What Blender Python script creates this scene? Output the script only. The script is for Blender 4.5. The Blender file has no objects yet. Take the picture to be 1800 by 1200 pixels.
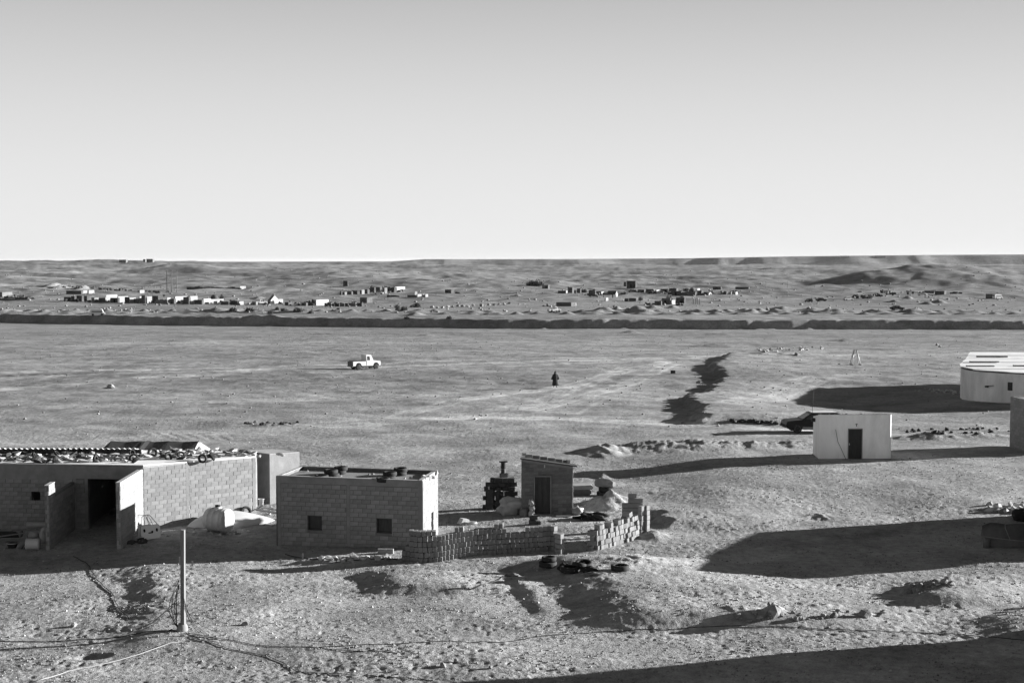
import bpy, bmesh, math, random
import numpy as np
from mathutils import Vector, Matrix
random.seed(7)
R = math.radians
scene = bpy.context.scene
C = scene.collection

# ------------------------------------------------------------------ camera
FPX = 2500.0            # focal length in pixels of an 1800 px wide picture (50 mm)
CAMZ = 13.0
PITCH = math.atan(140.0/FPX)
cam_data = bpy.data.cameras.new('camera')
cam_data.lens = 50.0; cam_data.sensor_width = 36.0
cam_data.clip_start = 0.5; cam_data.clip_end = 40000
cam = bpy.data.objects.new('camera', cam_data); C.objects.link(cam)
cam.location = (0, 0, CAMZ); cam.rotation_euler = (math.pi/2-PITCH, 0, 0)
scene.camera = cam

# ------------------------------------------------------------------ light
SUN_EL, SUN_AZ = R(10.5), R(16.0)      # azimuth measured from +X towards +Y
SUNV = Vector((math.cos(SUN_EL)*math.cos(SUN_AZ), math.cos(SUN_EL)*math.sin(SUN_AZ), math.sin(SUN_EL)))
sd = bpy.data.lights.new('sun', 'SUN'); sd.energy = 5.0; sd.angle = R(0.5); sd.color = (1.0, 1.0, 1.0)
sun = bpy.data.objects.new('sun', sd); C.objects.link(sun)
sun.rotation_euler = SUNV.to_track_quat('Z', 'Y').to_euler()
sun.location = (60, 20, 40)
world = bpy.data.worlds.new('World'); scene.world = world; world.use_nodes = True
wn, wl = world.node_tree.nodes, world.node_tree.links
wn.clear()
w_out = wn.new('ShaderNodeOutputWorld'); w_bg = wn.new('ShaderNodeBackground')
w_sky = wn.new('ShaderNodeTexSky'); w_sky.sky_type = 'NISHITA'; w_sky.sun_disc = False
w_sky.sun_elevation = SUN_EL; w_sky.sun_rotation = math.pi/2-SUN_AZ
w_sky.altitude = 400; w_sky.air_density = 1.0; w_sky.dust_density = 1.0; w_sky.ozone_density = 1.0
SKY_W = (1.0, 0.0, 0.0); SKY_GAMMA = 1.0; SKY_GAIN = 1.0
# black-and-white film with a red filter: the sky is read through its red channel
w_sep = wn.new('ShaderNodeSeparateColor'); wl.new(w_sky.outputs[0], w_sep.inputs[0])
w_tc = wn.new('ShaderNodeTexCoord'); w_xyz = wn.new('ShaderNodeSeparateXYZ')
wl.new(w_tc.outputs['Generated'], w_xyz.inputs[0])
w_ramp = wn.new('ShaderNodeValToRGB'); w_ramp.color_ramp.interpolation = 'B_SPLINE'
wl.new(w_xyz.outputs[2], w_ramp.inputs[0])
SKY_STOPS = [(0.0, .338), (.03, .335), (.08, .312), (.14, .258), (.20, .188), (.27, .128), (.40, .072), (.60, .038), (1.0, .018)]
cr = w_ramp.color_ramp
while len(cr.elements) < len(SKY_STOPS): cr.elements.new(0.5)
for e_, (p_, v_) in zip(cr.elements, SKY_STOPS):
    e_.position = p_; e_.color = (v_, v_, v_, 1)
w_norm = wn.new('ShaderNodeMath'); w_norm.operation = 'MULTIPLY'; w_norm.inputs[1].default_value = 1.0
wl.new(w_ramp.outputs[0], w_norm.inputs[0])
SKY_MODE = 'ramp'
w_mix = wn.new('ShaderNodeMix'); w_mix.data_type = 'FLOAT'; w_mix.inputs[0].default_value = 0.12
w_g = wn.new('ShaderNodeMath'); w_g.operation = 'MULTIPLY'; w_g.inputs[1].default_value = 0.10
wl.new(w_sep.outputs[0], w_g.inputs[0])
w_r = wn.new('ShaderNodeMath'); w_r.operation = 'MULTIPLY'; w_r.inputs[1].default_value = 10.0
wl.new(w_norm.outputs[0], w_r.inputs[0])
wl.new(w_r.outputs[0], w_mix.inputs[2]); wl.new(w_g.outputs[0], w_mix.inputs[3])
wl.new(w_mix.outputs[0], w_bg.inputs[0]); w_bg.inputs[1].default_value = 0.088
wl.new(w_bg.outputs[0], w_out.inputs[0])
scene.view_settings.view_transform = 'Standard'; scene.view_settings.look = 'None'
scene.view_settings.exposure = 1.65; scene.view_settings.gamma = 1.0
scene.view_settings.use_curve_mapping = False
scene.cycles.max_bounces = 5; scene.cycles.diffuse_bounces = 3; scene.cycles.glossy_bounces = 2

# ------------------------------------------------------------------ noise
_rng = np.random.RandomState(11)
_P = _rng.permutation(256); _P = np.concatenate([_P, _P, _P])
_A = _rng.rand(256)*2*np.pi; _GX = np.cos(_A); _GY = np.sin(_A)
def pn(x, y):
    xi = np.floor(x).astype(np.int64); yi = np.floor(y).astype(np.int64)
    fx = x-xi; fy = y-yi
    u = fx*fx*fx*(fx*(fx*6-15)+10); v = fy*fy*fy*(fy*(fy*6-15)+10)
    xi &= 255; yi &= 255
    a = _P[xi]+yi; b = _P[xi+1]+yi
    def g(h, dx, dy): return _GX[h]*dx+_GY[h]*dy
    n00 = g(_P[a], fx, fy); n10 = g(_P[b], fx-1, fy)
    n01 = g(_P[a+1], fx, fy-1); n11 = g(_P[b+1], fx-1, fy-1)
    return 1.5*((n00*(1-u)+n10*u)*(1-v)+(n01*(1-u)+n11*u)*v)
def ss(a, b, x):
    t = np.clip((x-a)/(b-a), 0, 1); return t*t*(3-2*t)
def box1(x, a, b, s): return ss(a-s, a+s, x)*(1-ss(b-s, b+s, x))

# ------------------------------------------------------------------ terrain
BY = [-100, 40, 55, 66, 76, 90, 120, 175, 280, 385]
BZ = [-.6, -.5, -.4, -.3, -.05, .1, 0, -.9, -3.0, -5.4]
FX = [-400, -155, -100, -48, 0, 93, 139, 400]
FY = [455, 432, 415, 404, 394, 387, 385, 380]
UY = [0, 400, 440, 560, 780, 1000, 1500, 2500, 4000, 5200, 7000, 12000, 30000]
UZ = [-3, -3, -3, -3, -1, 1.4, 1.4, .5, -1.5, -2, 0, 8, 10]
def Hbase(X, Y):
    lo = np.interp(Y, BY, BZ)
    yf = np.interp(X, FX, FY)+pn(X/9., Y*0+3.3)*1.3+pn(X/31., Y*0+8.3)*2.0
    up = np.interp(Y, UY, UZ)+(.32*pn(X/16., Y*0+4)+.22*pn(X/4.5, Y/5.))*(1-ss(yf+3, yf+22, Y))
    lo_fan = .8*np.clip(pn(X/5.5, Y*0+21)+.5*pn(X/2.5, Y*0+2)-.12, 0, 1)*np.exp(-((Y-yf+1.2)/1.5)**2)
    lo = np.where(Y > 385, -5.4, lo)+lo_fan
    lo = lo+(0.4*ss(6, 14, X)*box1(Y, 78, 100, 8))
    t = np.clip((Y-yf+.5*pn(X/2.6, Y*0+9))/2.1, 0, 1)
    t = t*t*(3-2*t)
    return lo*(1-t)+up*t
def ray(px, py):
    a = (px-900)/FPX; b = (600-py)/FPX
    d = Vector((a, math.cos(PITCH)+b*math.sin(PITCH), -math.sin(PITCH)+b*math.cos(PITCH)))
    return d
def solve(px, py, H):
    d = ray(px, py)
    # bracket around the flat-ground hit, widened until it holds the first crossing
    t = np.exp(np.linspace(math.log(38), math.log(9000), 700))
    if d.z < -.012:
        tc = (CAMZ+3)/-d.z; t = np.linspace(min(38, tc*.5) if tc < 60 else tc*.62, tc*1.18, 260)
    for _ in range(2):
        z = CAMZ+d.z*t; h = H(d.x*t, d.y*t)
        k = int(np.argmax(z < h))
        if k == 0: k = len(t)-1
        lo, hi = t[k-1], t[k]; t = np.linspace(lo, hi, 24)
    return (float(d.x*hi), float(d.y*hi), float(H(np.array([d.x*hi]), np.array([d.y*hi]))[0]))
def G0(px, py): return solve(px, py, Hbase)
def at_z(px, py, z):
    d = ray(px, py); t = (z-CAMZ)/d.z
    return (d.x*t, d.y*t)
def at_Y(px, py, Y):
    d = ray(px, py); t = Y/d.y
    return (d.x*t, CAMZ+d.z*t)

def bank(pts, h, wid, back, ends=2.0, rag=.5):
    """a bank whose foot faces left: crest through the pixel points"""
    P = sorted([G0(*p)[:2] for p in pts], key=lambda q: q[1])
    xs = [p[0] for p in P]; ys = [p[1] for p in P]
    return (ys, xs, h, wid, back, ends, rag)
BANKS = [
    bank([(1283, 627), (1262, 642), (1255, 652), (1270, 664), (1268, 675), (1236, 692), (1212, 701), (1224, 716), (1243, 729), (1238, 742)], .66, 1.2, 9, 3, .9),
    bank([(975, 992), (1020, 1015), (1060, 1048), (1085, 1078), (1078, 1095)], .56, 3.3, 5, 1.3, .3),
    bank([(905, 1020), (935, 1050), (950, 1078)], .13, .9, 2, .9, .2),
    bank([(668, 1010), (686, 1028), (686, 1040)], .27, 2.0, 4, .8, .3),
    bank([(262, 1005), (270, 1060), (262, 1130)], .20, 2.2, 4, 2, .4),
    bank([(1650, 1032), (1625, 1060)], .40, 2.6, 2.2, .7, .5),
    bank([(1800, 1075), (1770, 1110)], .3, 2.0, 3, 1.2, .5),
    bank([(1160, 905), (1170, 925)], .35, 1.0, 3, 1.5, .5),
]
def moundp(px, py, wx, wy, h, rough=.3):
    """wx in pixels either side, wy in metres along Y"""
    x, y, z = G0(px, py)
    return (x, y, wx*y/FPX, wy, h, rough)
MOUNDS = [
    moundp(1062, 796, 34, 2.6, .62, .6), moundp(1120, 788, 60, 2.4, .34, .6), moundp(1190, 785, 80, 2.8, .40, .7),
    moundp(1265, 783, 70, 2.4, .32, .6), moundp(1330, 784, 55, 2.0, .32, .7), moundp(1400, 781, 60, 2.0, .34, .7), moundp(1060, 838, 14, .9, .3),
    moundp(1070, 888, 38, 1.2, .95, .6), moundp(1010, 903, 22, .6, .12), moundp(1150, 945, 22, .9, .35),
    moundp(1130, 1003, 60, 1.2, .18, .5), moundp(1235, 985, 60, 1.5, .12, .5),
    moundp(1362, 1090, 17, .35, .36, .6), moundp(1300, 1088, 30, .4, .12, .7), moundp(1440, 1072, 42, .5, .12, .9), moundp(1523, 1085, 12, .3, .2, .5),
    moundp(1640, 1030, 60, 1.0, .12, .9), moundp(1640, 770, 60, 1.5, .55, .9), moundp(1730, 768, 60, 1.3, .35, .9),
    moundp(1545, 1012, 50, .6, .06, .3), moundp(1720, 994, 90, .40, .2, .3),
    moundp(1265, 608, 45, 3, .8, .3), moundp(1490, 600, 30, 2.2, .8, .3), moundp(1420, 626, 40, 2.0, .5, .5), moundp(1375, 628, 25, 1.8, .45, .5), moundp(1340, 629, 18, 1.8, .3, .5),
    moundp(195, 681, 10, .7, .3), moundp(480, 747, 45, .8, .12, 1.2), moundp(750, 590, 14, 2, .5), moundp(350, 592, 60, 1.2, .3),
    moundp(1110, 585, 18, 2, .9), moundp(1265, 588, 25, 2, .8), moundp(1700, 592, 70, 2, .5), moundp(1010, 800, 30, 1.2, .1),
    moundp(1500, 770, 30, 1.2, .2, .9), moundp(1440, 908, 20, .8, .12, .8), moundp(560, 985, 60, .7, .12, .9), moundp(640, 984, 40, .6, .14, .9),
    moundp(330, 955, 50, 1.0, .1, .4),
]
HOLES = [moundp(160, 1153, 30, .35, .42), moundp(600, 1150, 50, .5, .06), moundp(1440, 912, 20, .6, .15), moundp(340, 1130, 60, .4, .05)]
# far mounds and hills: (px, py of foot, half width px, depth m, height m)
FARM = [moundp(*m) for m in [
    (95, 504, 12, 12, 3.0), (146, 506, 8, 10, 3.2), (108, 505, 9, 12, 2.6), (455, 525, 9, 6, 1.3), (450, 557, 16, 5, 1.2), (477, 560, 20, 5, 1.0),
    (730, 554, 14, 5, 1.4), (1335, 546, 10, 4, 1.2), (1375, 545, 25, 5, 1.8), (1430, 546, 25, 5, 1.4), (1310, 546, 12, 4, 1.1), (1278, 547, 10, 4, 1.0), (1068, 545, 8, 4, 1.3), (1085, 544, 8, 4, 1.6), (1105, 545, 7, 4, 1.2),
    (1595, 525, 7, 5, 1.8), (1572, 530, 8, 4, 1.2), (1630, 535, 10, 5, 1.5), (1650, 533, 12, 5, 2.0), (1148, 542, 16, 4, 1.6), (1183, 541, 10, 4, 1.2), (910, 520, 7, 4, 1.2), (980, 500, 30, 30, 3)]]
EDX = [-1800, -900, -420, -300, -100, 200, 600, 1000, 1500, 2600, 6000]
EDZ = [12, 13.2, 14.2, 22, 22, 22.5, 25, 32, 37, 42, 44]
def H(X, Y):
    z = Hbase(X, Y)
    near = 1-ss(150, 320, Y)
    z = z+near*(.10*pn(X/7., Y/7.)+.05*pn(X/2.7+5, Y/2.7))+ss(100, 200, Y)*(1-ss(340, 384, Y))*(.16*pn(X/11., Y/15.)+.12*pn(X/35., Y/40.))
    for ys, xs, h, wid, back, ends, rag in BANKS:
        m = (Y > ys[0]-3*ends) & (Y < ys[-1]+3*ends)
        if not m.any(): continue
        x_, y_ = X[m], Y[m]
        xc = np.interp(y_, ys, xs)+rag*pn(x_*.0+y_/1.3, y_*0+xs[0])+.35*rag*pn(y_/.5, x_*1.2)
        d = x_-xc
        w = wid*(1+.45*pn(y_/1.9+7, y_*0+ys[0]))
        e = ss(ys[0]-ends, ys[0]+ends*.3, y_)*(1-ss(ys[-1]-ends*.3, ys[-1]+ends, y_))
        bmp = h*e*ss(-w*.75, w*.25, d)*(1-ss(back*.2, back*2.2, d))
        z[m] += bmp*(1+.04*pn(x_/.9, y_/1.1))
    for lst, sg in ((MOUNDS, 1), (HOLES, -1), (FARM, 1)):
        for x0, y0, wx, wy, h, rough in lst:
            m = (np.abs(X-x0) < 3.2*wx) & (np.abs(Y-y0) < 3.2*wy)
            if not m.any(): continue
            x_, y_ = (X[m]-x0)/wx, (Y[m]-y0)/wy
            r = np.sqrt(x_*x_+y_*y_)
            k = .55+.45*np.clip(1+rough*1.6*pn(x_*2.2+x0, y_*2.2), .2, 2)
            prof = 1-ss(.0, 1.5, r*(1+.3*rough*pn(x_*1.5+3, y_*1.5)))
            z[m] += sg*h*.72*k*prof+(.09*rough*prof*np.clip(pn(X[m]/.35, Y[m]/.4)+.5*pn(X[m]/.17, Y[m]/.2), -.6, 2) if y0 < 180 else 0)
    # ridge of ploughed lumps behind the near plain, along the top of the embankment
    f = ss(385, 440, Y)
    lump = box1(Y, 441, 452, 4)
    z = z+lump*np.clip(.5+.9*pn(X/8., Y*0+1.5)+.5*pn(X/3.5, Y/6.), 0, 2)*1.25*(.35+.65*ss(-.3, .3, pn(X/70., Y*0+5)))
    z = z+box1(Y, 400, 425, 8)*np.where(Y > np.interp(X, FX, FY)+4, 1, 0)*.35*pn(X/14., Y/7.)
    for y0_, xa_, xb_, h_, per in ((455, -175, -20, .85, 5.2), (431, -28, 170, .75, 7.5), (447, 22, 105, 1.0, 9.0), (436.5, -175, -90, .5, 6.0)):
        yc_ = y0_+1.2*pn(X/25., Y*0+y0_)
        z = z+h_*np.clip(.62+.38*np.sin(2*np.pi*X/per+2.5*pn(X/14., Y*0+y0_))+.4*pn(X/3., Y*0), .05, 1.5)*np.exp(-((Y-yc_)/1.15)**2)*box1(X, xa_, xb_, 8)
    # relief of the far plain
    a = ss(470, 620, Y)
    z = z+a*(.7*pn(X/45., Y/60.)+ss(650, 1100, Y)*5.0*pn(X/190.+2, Y/150.)+ss(800, 1700, Y)*4.2*pn(X/420., Y/260.+4)+ss(1000, 2600, Y)*5.0*pn(X/700., Y/520.)+2.8*ss(600, 950, Y)*pn(X/85.+9, Y/60.)+.8*ss(520, 800, Y)*pn(X/22.+9, Y/25.)+.38*pn(X/8., Y/11.)+.5*ss(600, 900, Y)*(.5-np.abs(pn(X/30.+4, Y/36.))))
    z = z+10.5*ss(1700, 3300, Y)*(1-ss(-1000, -250, X))*(1-ss(4300, 5000, Y))*(1+.25*pn(X/260., Y/300.))
    # hollow beside the round hall
    z = z-.85*np.exp(-((X-31)/12.)**2-((Y-140)/17.)**2)
    # low dark hill on the right
    hx = (X-246)/95.; hy = (Y-850)/np.where(Y < 850, 100., 75.)
    r = np.sqrt(np.where(hx > 0, hx*.22, hx)**2+hy*hy)
    z = z+10*(1-ss(-.1, 1.0, r))*(1+.12*pn(X/50., Y/70.)+.07*pn(X/14., Y/40.))
    # left hill with huts
    hx = (X+640)/330.; hy = (Y-2500)/420.
    z = z+9*(1-ss(0, 1.2, np.sqrt(hx*hx+hy*hy)))
    hx = (X+330)/70.; hy = (Y-1400)/90.
    z = z+6*(1-ss(0, 1.1, np.sqrt(hx*hx+hy*hy)))
    # table mountain along the horizon
    m = Y > 2500
    if m.any():
        x_, y_ = X[m], Y[m]
        top = np.interp(x_, EDX, EDZ)
        ed = 4800+110*pn(x_/800., y_*0+2)+25*np.abs(pn(x_/230., y_*0+7))*2+30*pn(x_/75., y_*0)*ss(-.2, .5, pn(x_/500., y_*0+4))
        t = np.clip((y_-ed)/(110+70*pn(x_/300., y_*0+6)), 0, 1)
        left = 0
        base = z[m]
        tgt = np.maximum(top, base*0)
        zz = base*(1-t)+tgt*t
        z[m] = zz
    return z
def Hs(x, y): return float(H(np.array([float(x)]), np.array([float(y)]))[0])
def G(px, py): return solve(px, py, H)

def micro(X, Y):
    n = 1-ss(100, 200, Y)
    a = np.clip(.85+1.1*pn(X/6.+3, Y/4.)+.7*pn(X/2.+3, Y/1.6), .15, 1.45)*(1-.35*ss(70, 84, Y))
    z = n*a*(.015*pn(X/.34, Y/.36)+.011*pn(X/.17+3, Y/.18)+.008*pn(X/.8, Y/.9+4))
    z = z-n*a*.065*np.clip(pn(X/.26+9, Y/.26)-.30, 0, 1)
    z = z+ss(95, 170, Y)*(1-ss(360, 384, Y))*(.05*pn(X/2.2, Y/2.6)+.03*pn(X/1.1, Y/1.3))
    for (xa, ya, xb, yb, wd) in WASH:
        m = (X > xa-2) & (X < xb+2) & (np.abs(Y-(ya+yb)/2) < abs(ya-yb)/2+wd*2)
        if m.any():
            x_, y_ = X[m], Y[m]; yc = ya+(yb-ya)*(x_-xa)/(xb-xa)+.8*pn(x_/9., x_*0+1)
            z[m] += (.075 if ya > 140 else .035)*np.sin(2*np.pi*(x_+.7*(y_-yc))/1.25+2*pn(x_/5., x_*0))*np.exp(-((y_-yc)/wd)**2)*ss(xa-2, xa+6, x_)*(1-ss(xb-8, xb+2, x_))
    return z
WASH = []
for a_, b_, wd in (((-30, 662), (300, 655), 2.6), ((300, 642), (560, 637), 1.6), ((1000, 631), (1250, 627), 1.5), ((250, 762), (430, 770), 1.5), ((-20, 782), (180, 770), 1.4)):
    q0, q1 = G0(*a_), G0(*b_); WASH.append((q0[0], q0[1], q1[0], q1[1], wd))

# rows and columns of the ground sheet: fine near, coarse far
ys = [-120, -60, -20, 10, 25, 33, 38, 41]
y = 42.0
while y < 13000:
    ys.append(y)
    if y < 150: d = min(max(y*y*3.1e-5, .06), .0036*y+.02)
    elif y < 378: d = .0040*y
    elif y < 460: d = .62
    elif y < 1100: d = .0040*y
    elif 4600 < y < 5100: d = 16
    elif y < 5600: d = .008*y
    else: d = .05*y
    y += d
ys = np.array(ys)
NC = 760
s_in = np.linspace(-1, 1, NC)
s_out = 1+np.cumsum(np.linspace(.02, .35, 26))
sv = np.concatenate([-s_out[::-1], s_in, s_out])
W_ = 3+.385*np.clip(ys, 30, None)
XX = sv[None, :]*W_[:, None]; YY = np.repeat(ys[:, None], len(sv), 1)
shape = XX.shape
Xf, Yf = XX.ravel(), YY.ravel()
Zf = H(Xf, Yf)+micro(Xf, Yf)
nr, nc = shape
idx = np.arange(nr*nc).reshape(nr, nc)
quads = np.stack([idx[:-1, :-1], idx[:-1, 1:], idx[1:, 1:], idx[1:, :-1]], -1).reshape(-1, 4)
me = bpy.data.meshes.new('desert_ground')
me.vertices.add(nr*nc); me.vertices.foreach_set('co', np.stack([Xf, Yf, Zf], 1).astype(np.float32).ravel())
me.loops.add(quads.size); me.loops.foreach_set('vertex_index', quads.astype(np.int32).ravel())
me.polygons.add(len(quads)); me.polygons.foreach_set('loop_start', np.arange(0, quads.size, 4, dtype=np.int32))
me.polygons.foreach_set('use_smooth', np.ones(len(quads), dtype=bool))
me.update(calc_edges=True); me.validate()
# wear of the ground: vehicle tracks (pale, packed dust)
def seg_dist(x, y, pts):
    best = np.full(x.shape, 1e9)
    for (ax, ay), (bx, by) in zip(pts[:-1], pts[1:]):
        dx, dy = bx-ax, by-ay; L = dx*dx+dy*dy
        t = np.clip(((x-ax)*dx+(y-ay)*dy)/L, 0, 1)
        best = np.minimum(best, np.hypot(x-ax-t*dx, y-ay-t*dy))
    return best
TRACKS = [
    ([(-60, 668), (250, 656), (480, 650), (650, 645), (850, 638), (1050, 633), (1250, 628), (1500, 624), (1850, 620)], 1.0),
    ([(-60, 655), (250, 650), (600, 640), (850, 632), (1100, 629), (1280, 626)], .7),
    ([(700, 730), (800, 705), (900, 690), (1000, 680), (1080, 655), (1170, 636)], .9),
    ([(930, 720), (1010, 700), (1060, 688), (1120, 668), (1180, 640)], .7), ([(1000, 725), (1050, 700), (1130, 690)], .5), ([(-40, 688), (200, 668), (420, 655)], .6), ([(760, 640), (900, 642), (1000, 640), (1150, 632)], .6),
    ([(880, 722), (960, 700), (1040, 672), (1100, 645)], .6),
    ([(760, 735), (980, 736), (1150, 742), (1300, 750), (1440, 757)], 1.0),
    ([(560, 745), (860, 722), (960, 702), (1000, 684)], .5),
    ([(1280, 715), (1340, 690), (1400, 672), (1500, 660)], .5), ([(1330, 708), (1390, 685), (1450, 668)], .5),
    ([(-50, 790), (300, 765), (700, 742), (1000, 720)], .4), ([(-50, 720), (400, 705), (800, 690)], .4),
    ([(600, 1000), (900, 1030), (1300, 980), (1800, 880)], .25),
]
tr = np.zeros(nr*nc)
for pts, st in TRACKS:
    w = [G0(*p)[:2] for p in pts]
    y0, y1 = min(p[1] for p in w)-6, max(p[1] for p in w)+6
    m = (Yf > y0) & (Yf < y1)
    d = seg_dist(Xf[m], Yf[m]+.8*pn(Xf[m]/6., Yf[m]/6.), w)
    v = st*np.maximum(np.exp(-((d-.85)/.38)**2), .55*np.exp(-(d/1.7)**2))
    tr[m] = np.maximum(tr[m], v)
rd = [(-330, 1400), (-420, 1420), (-560, 1520), (-300, 1180), (-120, 1000)]
m = (Yf > 900) & (Yf < 1700)
tr[m] = np.maximum(tr[m], .9*np.exp(-(seg_dist(Xf[m], Yf[m], [(-250, 1500), (-345, 1380), (-480, 1330), (-620, 1320)])/5)**2))
at = me.attributes.new('track', 'FLOAT', 'POINT'); at.data.foreach_set('value', tr.astype(np.float32))
ground = bpy.data.objects.new('desert_ground', me); C.objects.link(ground)
ground['kind'] = 'structure'
# ------------------------------------------------------------------ materials
def nodes_of(name):
    m = bpy.data.materials.new(name); m.use_nodes = True
    nt = m.node_tree; nt.nodes.clear()
    o = nt.nodes.new('ShaderNodeOutputMaterial'); b = nt.nodes.new('ShaderNodeBsdfPrincipled')
    nt.links.new(b.outputs[0], o.inputs[0])
    return m, nt, b
def mth(nt, op, a, b=None, c=None):
    n = nt.nodes.new('ShaderNodeMath'); n.operation = op
    for i, v in enumerate((a, b, c)):
        if v is None: continue
        if isinstance(v, (int, float)): n.inputs[i].default_value = v
        else: nt.links.new(v, n.inputs[i])
    return n.outputs[0]
def noise(nt, vec, scale, detail=4, rough=.55, dist=0.):
    n = nt.nodes.new('ShaderNodeTexNoise'); n.inputs['Scale'].default_value = scale
    n.inputs['Detail'].default_value = detail; n.inputs['Roughness'].default_value = rough
    n.inputs['Distortion'].default_value = dist
    nt.links.new(vec, n.inputs['Vector']); return n.outputs[0]
def mapr(nt, v, a, b, c, d):
    n = nt.nodes.new('ShaderNodeMapRange'); n.clamp = True
    nt.links.new(v, n.inputs[0])
    for i, k in enumerate((a, b, c, d)): n.inputs[i+1].default_value = k
    return n.outputs[0]
def stretch(nt, vec, sc):
    n = nt.nodes.new('ShaderNodeMapping'); n.inputs['Scale'].default_value = sc
    nt.links.new(vec, n.inputs[0]); return n.outputs[0]
def mat(name, grey, rough=.85, var=.12, scale=3., bump=0., bscale=None, metal=0., rnd=0., stain=0., spec=.3, coord='Object', sc=(1, 1, 1)):
    m, nt, b = nodes_of(name)
    tc = nt.nodes.new('ShaderNodeTexCoord'); v = tc.outputs[coord]
    if sc != (1, 1, 1): v = stretch(nt, v, sc)
    n1 = noise(nt, v, scale, 5, .6)
    f = mapr(nt, n1, .3, .7, 1-var, 1+var)
    if rnd:
        oi = nt.nodes.new('ShaderNodeObjectInfo')
        f = mth(nt, 'MULTIPLY', f, mapr(nt, oi.outputs['Random'], 0, 1, 1-rnd, 1+rnd))
    if stain:
        n2 = noise(nt, v, scale*.35, 6, .65, .4)
        f = mth(nt, 'MULTIPLY', f, mapr(nt, n2, .45, .7, 1, 1-stain))
    g = mth(nt, 'MULTIPLY', f, grey if grey > .6 else grey*.8)
    cb = nt.nodes.new('ShaderNodeCombineColor')
    for i in range(3): nt.links.new(g, cb.inputs[i])
    nt.links.new(cb.outputs[0], b.inputs['Base Color'])
    b.inputs['Roughness'].default_value = rough; b.inputs['Metallic'].default_value = metal
    b.inputs['Specular IOR Level'].default_value = spec
    if bump:
        bn = nt.nodes.new('ShaderNodeBump'); bn.inputs['Strength'].default_value = 1.0
        bn.inputs['Distance'].default_value = bump
        nt.links.new(noise(nt, v, bscale or scale*6, 5, .6), bn.inputs['Height'])
        nt.links.new(bn.outputs[0], b.inputs['Normal'])
    return m

# ground
gm, nt, b = nodes_of('desert_sand')
geo = nt.nodes.new('ShaderNodeNewGeometry'); pos = geo.outputs['Position']
n_big = noise(nt, stretch(nt, pos, (1, 1.3, 1)), .011, 5, .6)
n_far = noise(nt, stretch(nt, pos, (.6, 1.6, 1)), .004, 7, .62)
n_mid = noise(nt, stretch(nt, pos, (1, 1.2, 1)), .16, 7, .68)
n_sm = noise(nt, pos, 2.6, 6, .68)
n_fine = noise(nt, pos, 17., 3, .6)
f = mapr(nt, n_big, .3, .7, .90, 1.10)
f = mth(nt, 'MULTIPLY', f, mth(nt, 'MULTIPLY', mapr(nt, n_far, .36, .64, .74, 1.14), mapr(nt, noise(nt, stretch(nt, pos, (.45, 1.5, 1)), .022, 5, .65), .3, .7, .84, 1.14)))  # far streaks: soil variation, with light and dark of the relief painted in
f = mth(nt, 'MULTIPLY', f, mapr(nt, n_mid, .32, .68, .62, 1.30))
f = mth(nt, 'MULTIPLY', f, mapr(nt, n_sm, .3, .7, .70, 1.26))
f = mth(nt, 'MULTIPLY', f, mapr(nt, n_fine, .3, .72, .78, 1.18))
# dark gravel speckle
n_sp = noise(nt, pos, 5.5, 4, .75)
f = mth(nt, 'MULTIPLY', f, mapr(nt, n_sp, .60, .70, 1.0, .62))
n_pale = noise(nt, pos, 9., 2, .6)
f = mth(nt, 'MULTIPLY', f, mapr(nt, n_pale, .68, .76, 1.0, 1.5))
at_ = nt.nodes.new('ShaderNodeAttribute'); at_.attribute_name = 'track'
trk = mth(nt, 'MULTIPLY', at_.outputs['Fac'], mapr(nt, n_mid, .3, .6, .55, 1.0))
f = mth(nt, 'MULTIPLY', f, mth(nt, 'MULTIPLY_ADD', trk, 1.1, 1.0))
sepp = nt.nodes.new('ShaderNodeSeparateXYZ'); nt.links.new(pos, sepp.inputs[0])
near_ = mapr(nt, mth(nt, 'ADD', sepp.outputs[1], mth(nt, 'MULTIPLY', mth(nt, 'SUBTRACT', n_big, .5), 90)), 75, 125, .395, .30)   # trampled pale dust round the houses
near_ = mth(nt, 'MULTIPLY', near_, mapr(nt, mth(nt, 'ADD', sepp.outputs[1], mth(nt, 'MULTIPLY', mth(nt, 'SUBTRACT', n_far, .5), 700)), 350, 620, 1.0, .90))
g = mth(nt, 'MULTIPLY', f, near_)
cb = nt.nodes.new('ShaderNodeCombineColor')
for i in range(3): nt.links.new(g, cb.inputs[i])
nt.links.new(cb.outputs[0], b.inputs['Base Color'])
b.inputs['Roughness'].default_value = 1.0; b.inputs['Specular IOR Level'].default_value = 0.05
hgt = mth(nt, 'ADD', mth(nt, 'MULTIPLY', n_sm, .5), mth(nt, 'ADD', mth(nt, 'MULTIPLY', n_fine, .11), mth(nt, 'MULTIPLY', noise(nt, pos, 6.5, 4, .7), .28)))
hgt = mth(nt, 'ADD', hgt, mth(nt, 'MULTIPLY', n_mid, 1.6))
bn = nt.nodes.new('ShaderNodeBump'); bn.inputs['Strength'].default_value = 1.0; bn.inputs['Distance'].default_value = .13
nt.links.new(hgt, bn.inputs['Height']); nt.links.new(bn.outputs[0], b.inputs['Normal'])
ground.data.materials.append(gm)

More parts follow.
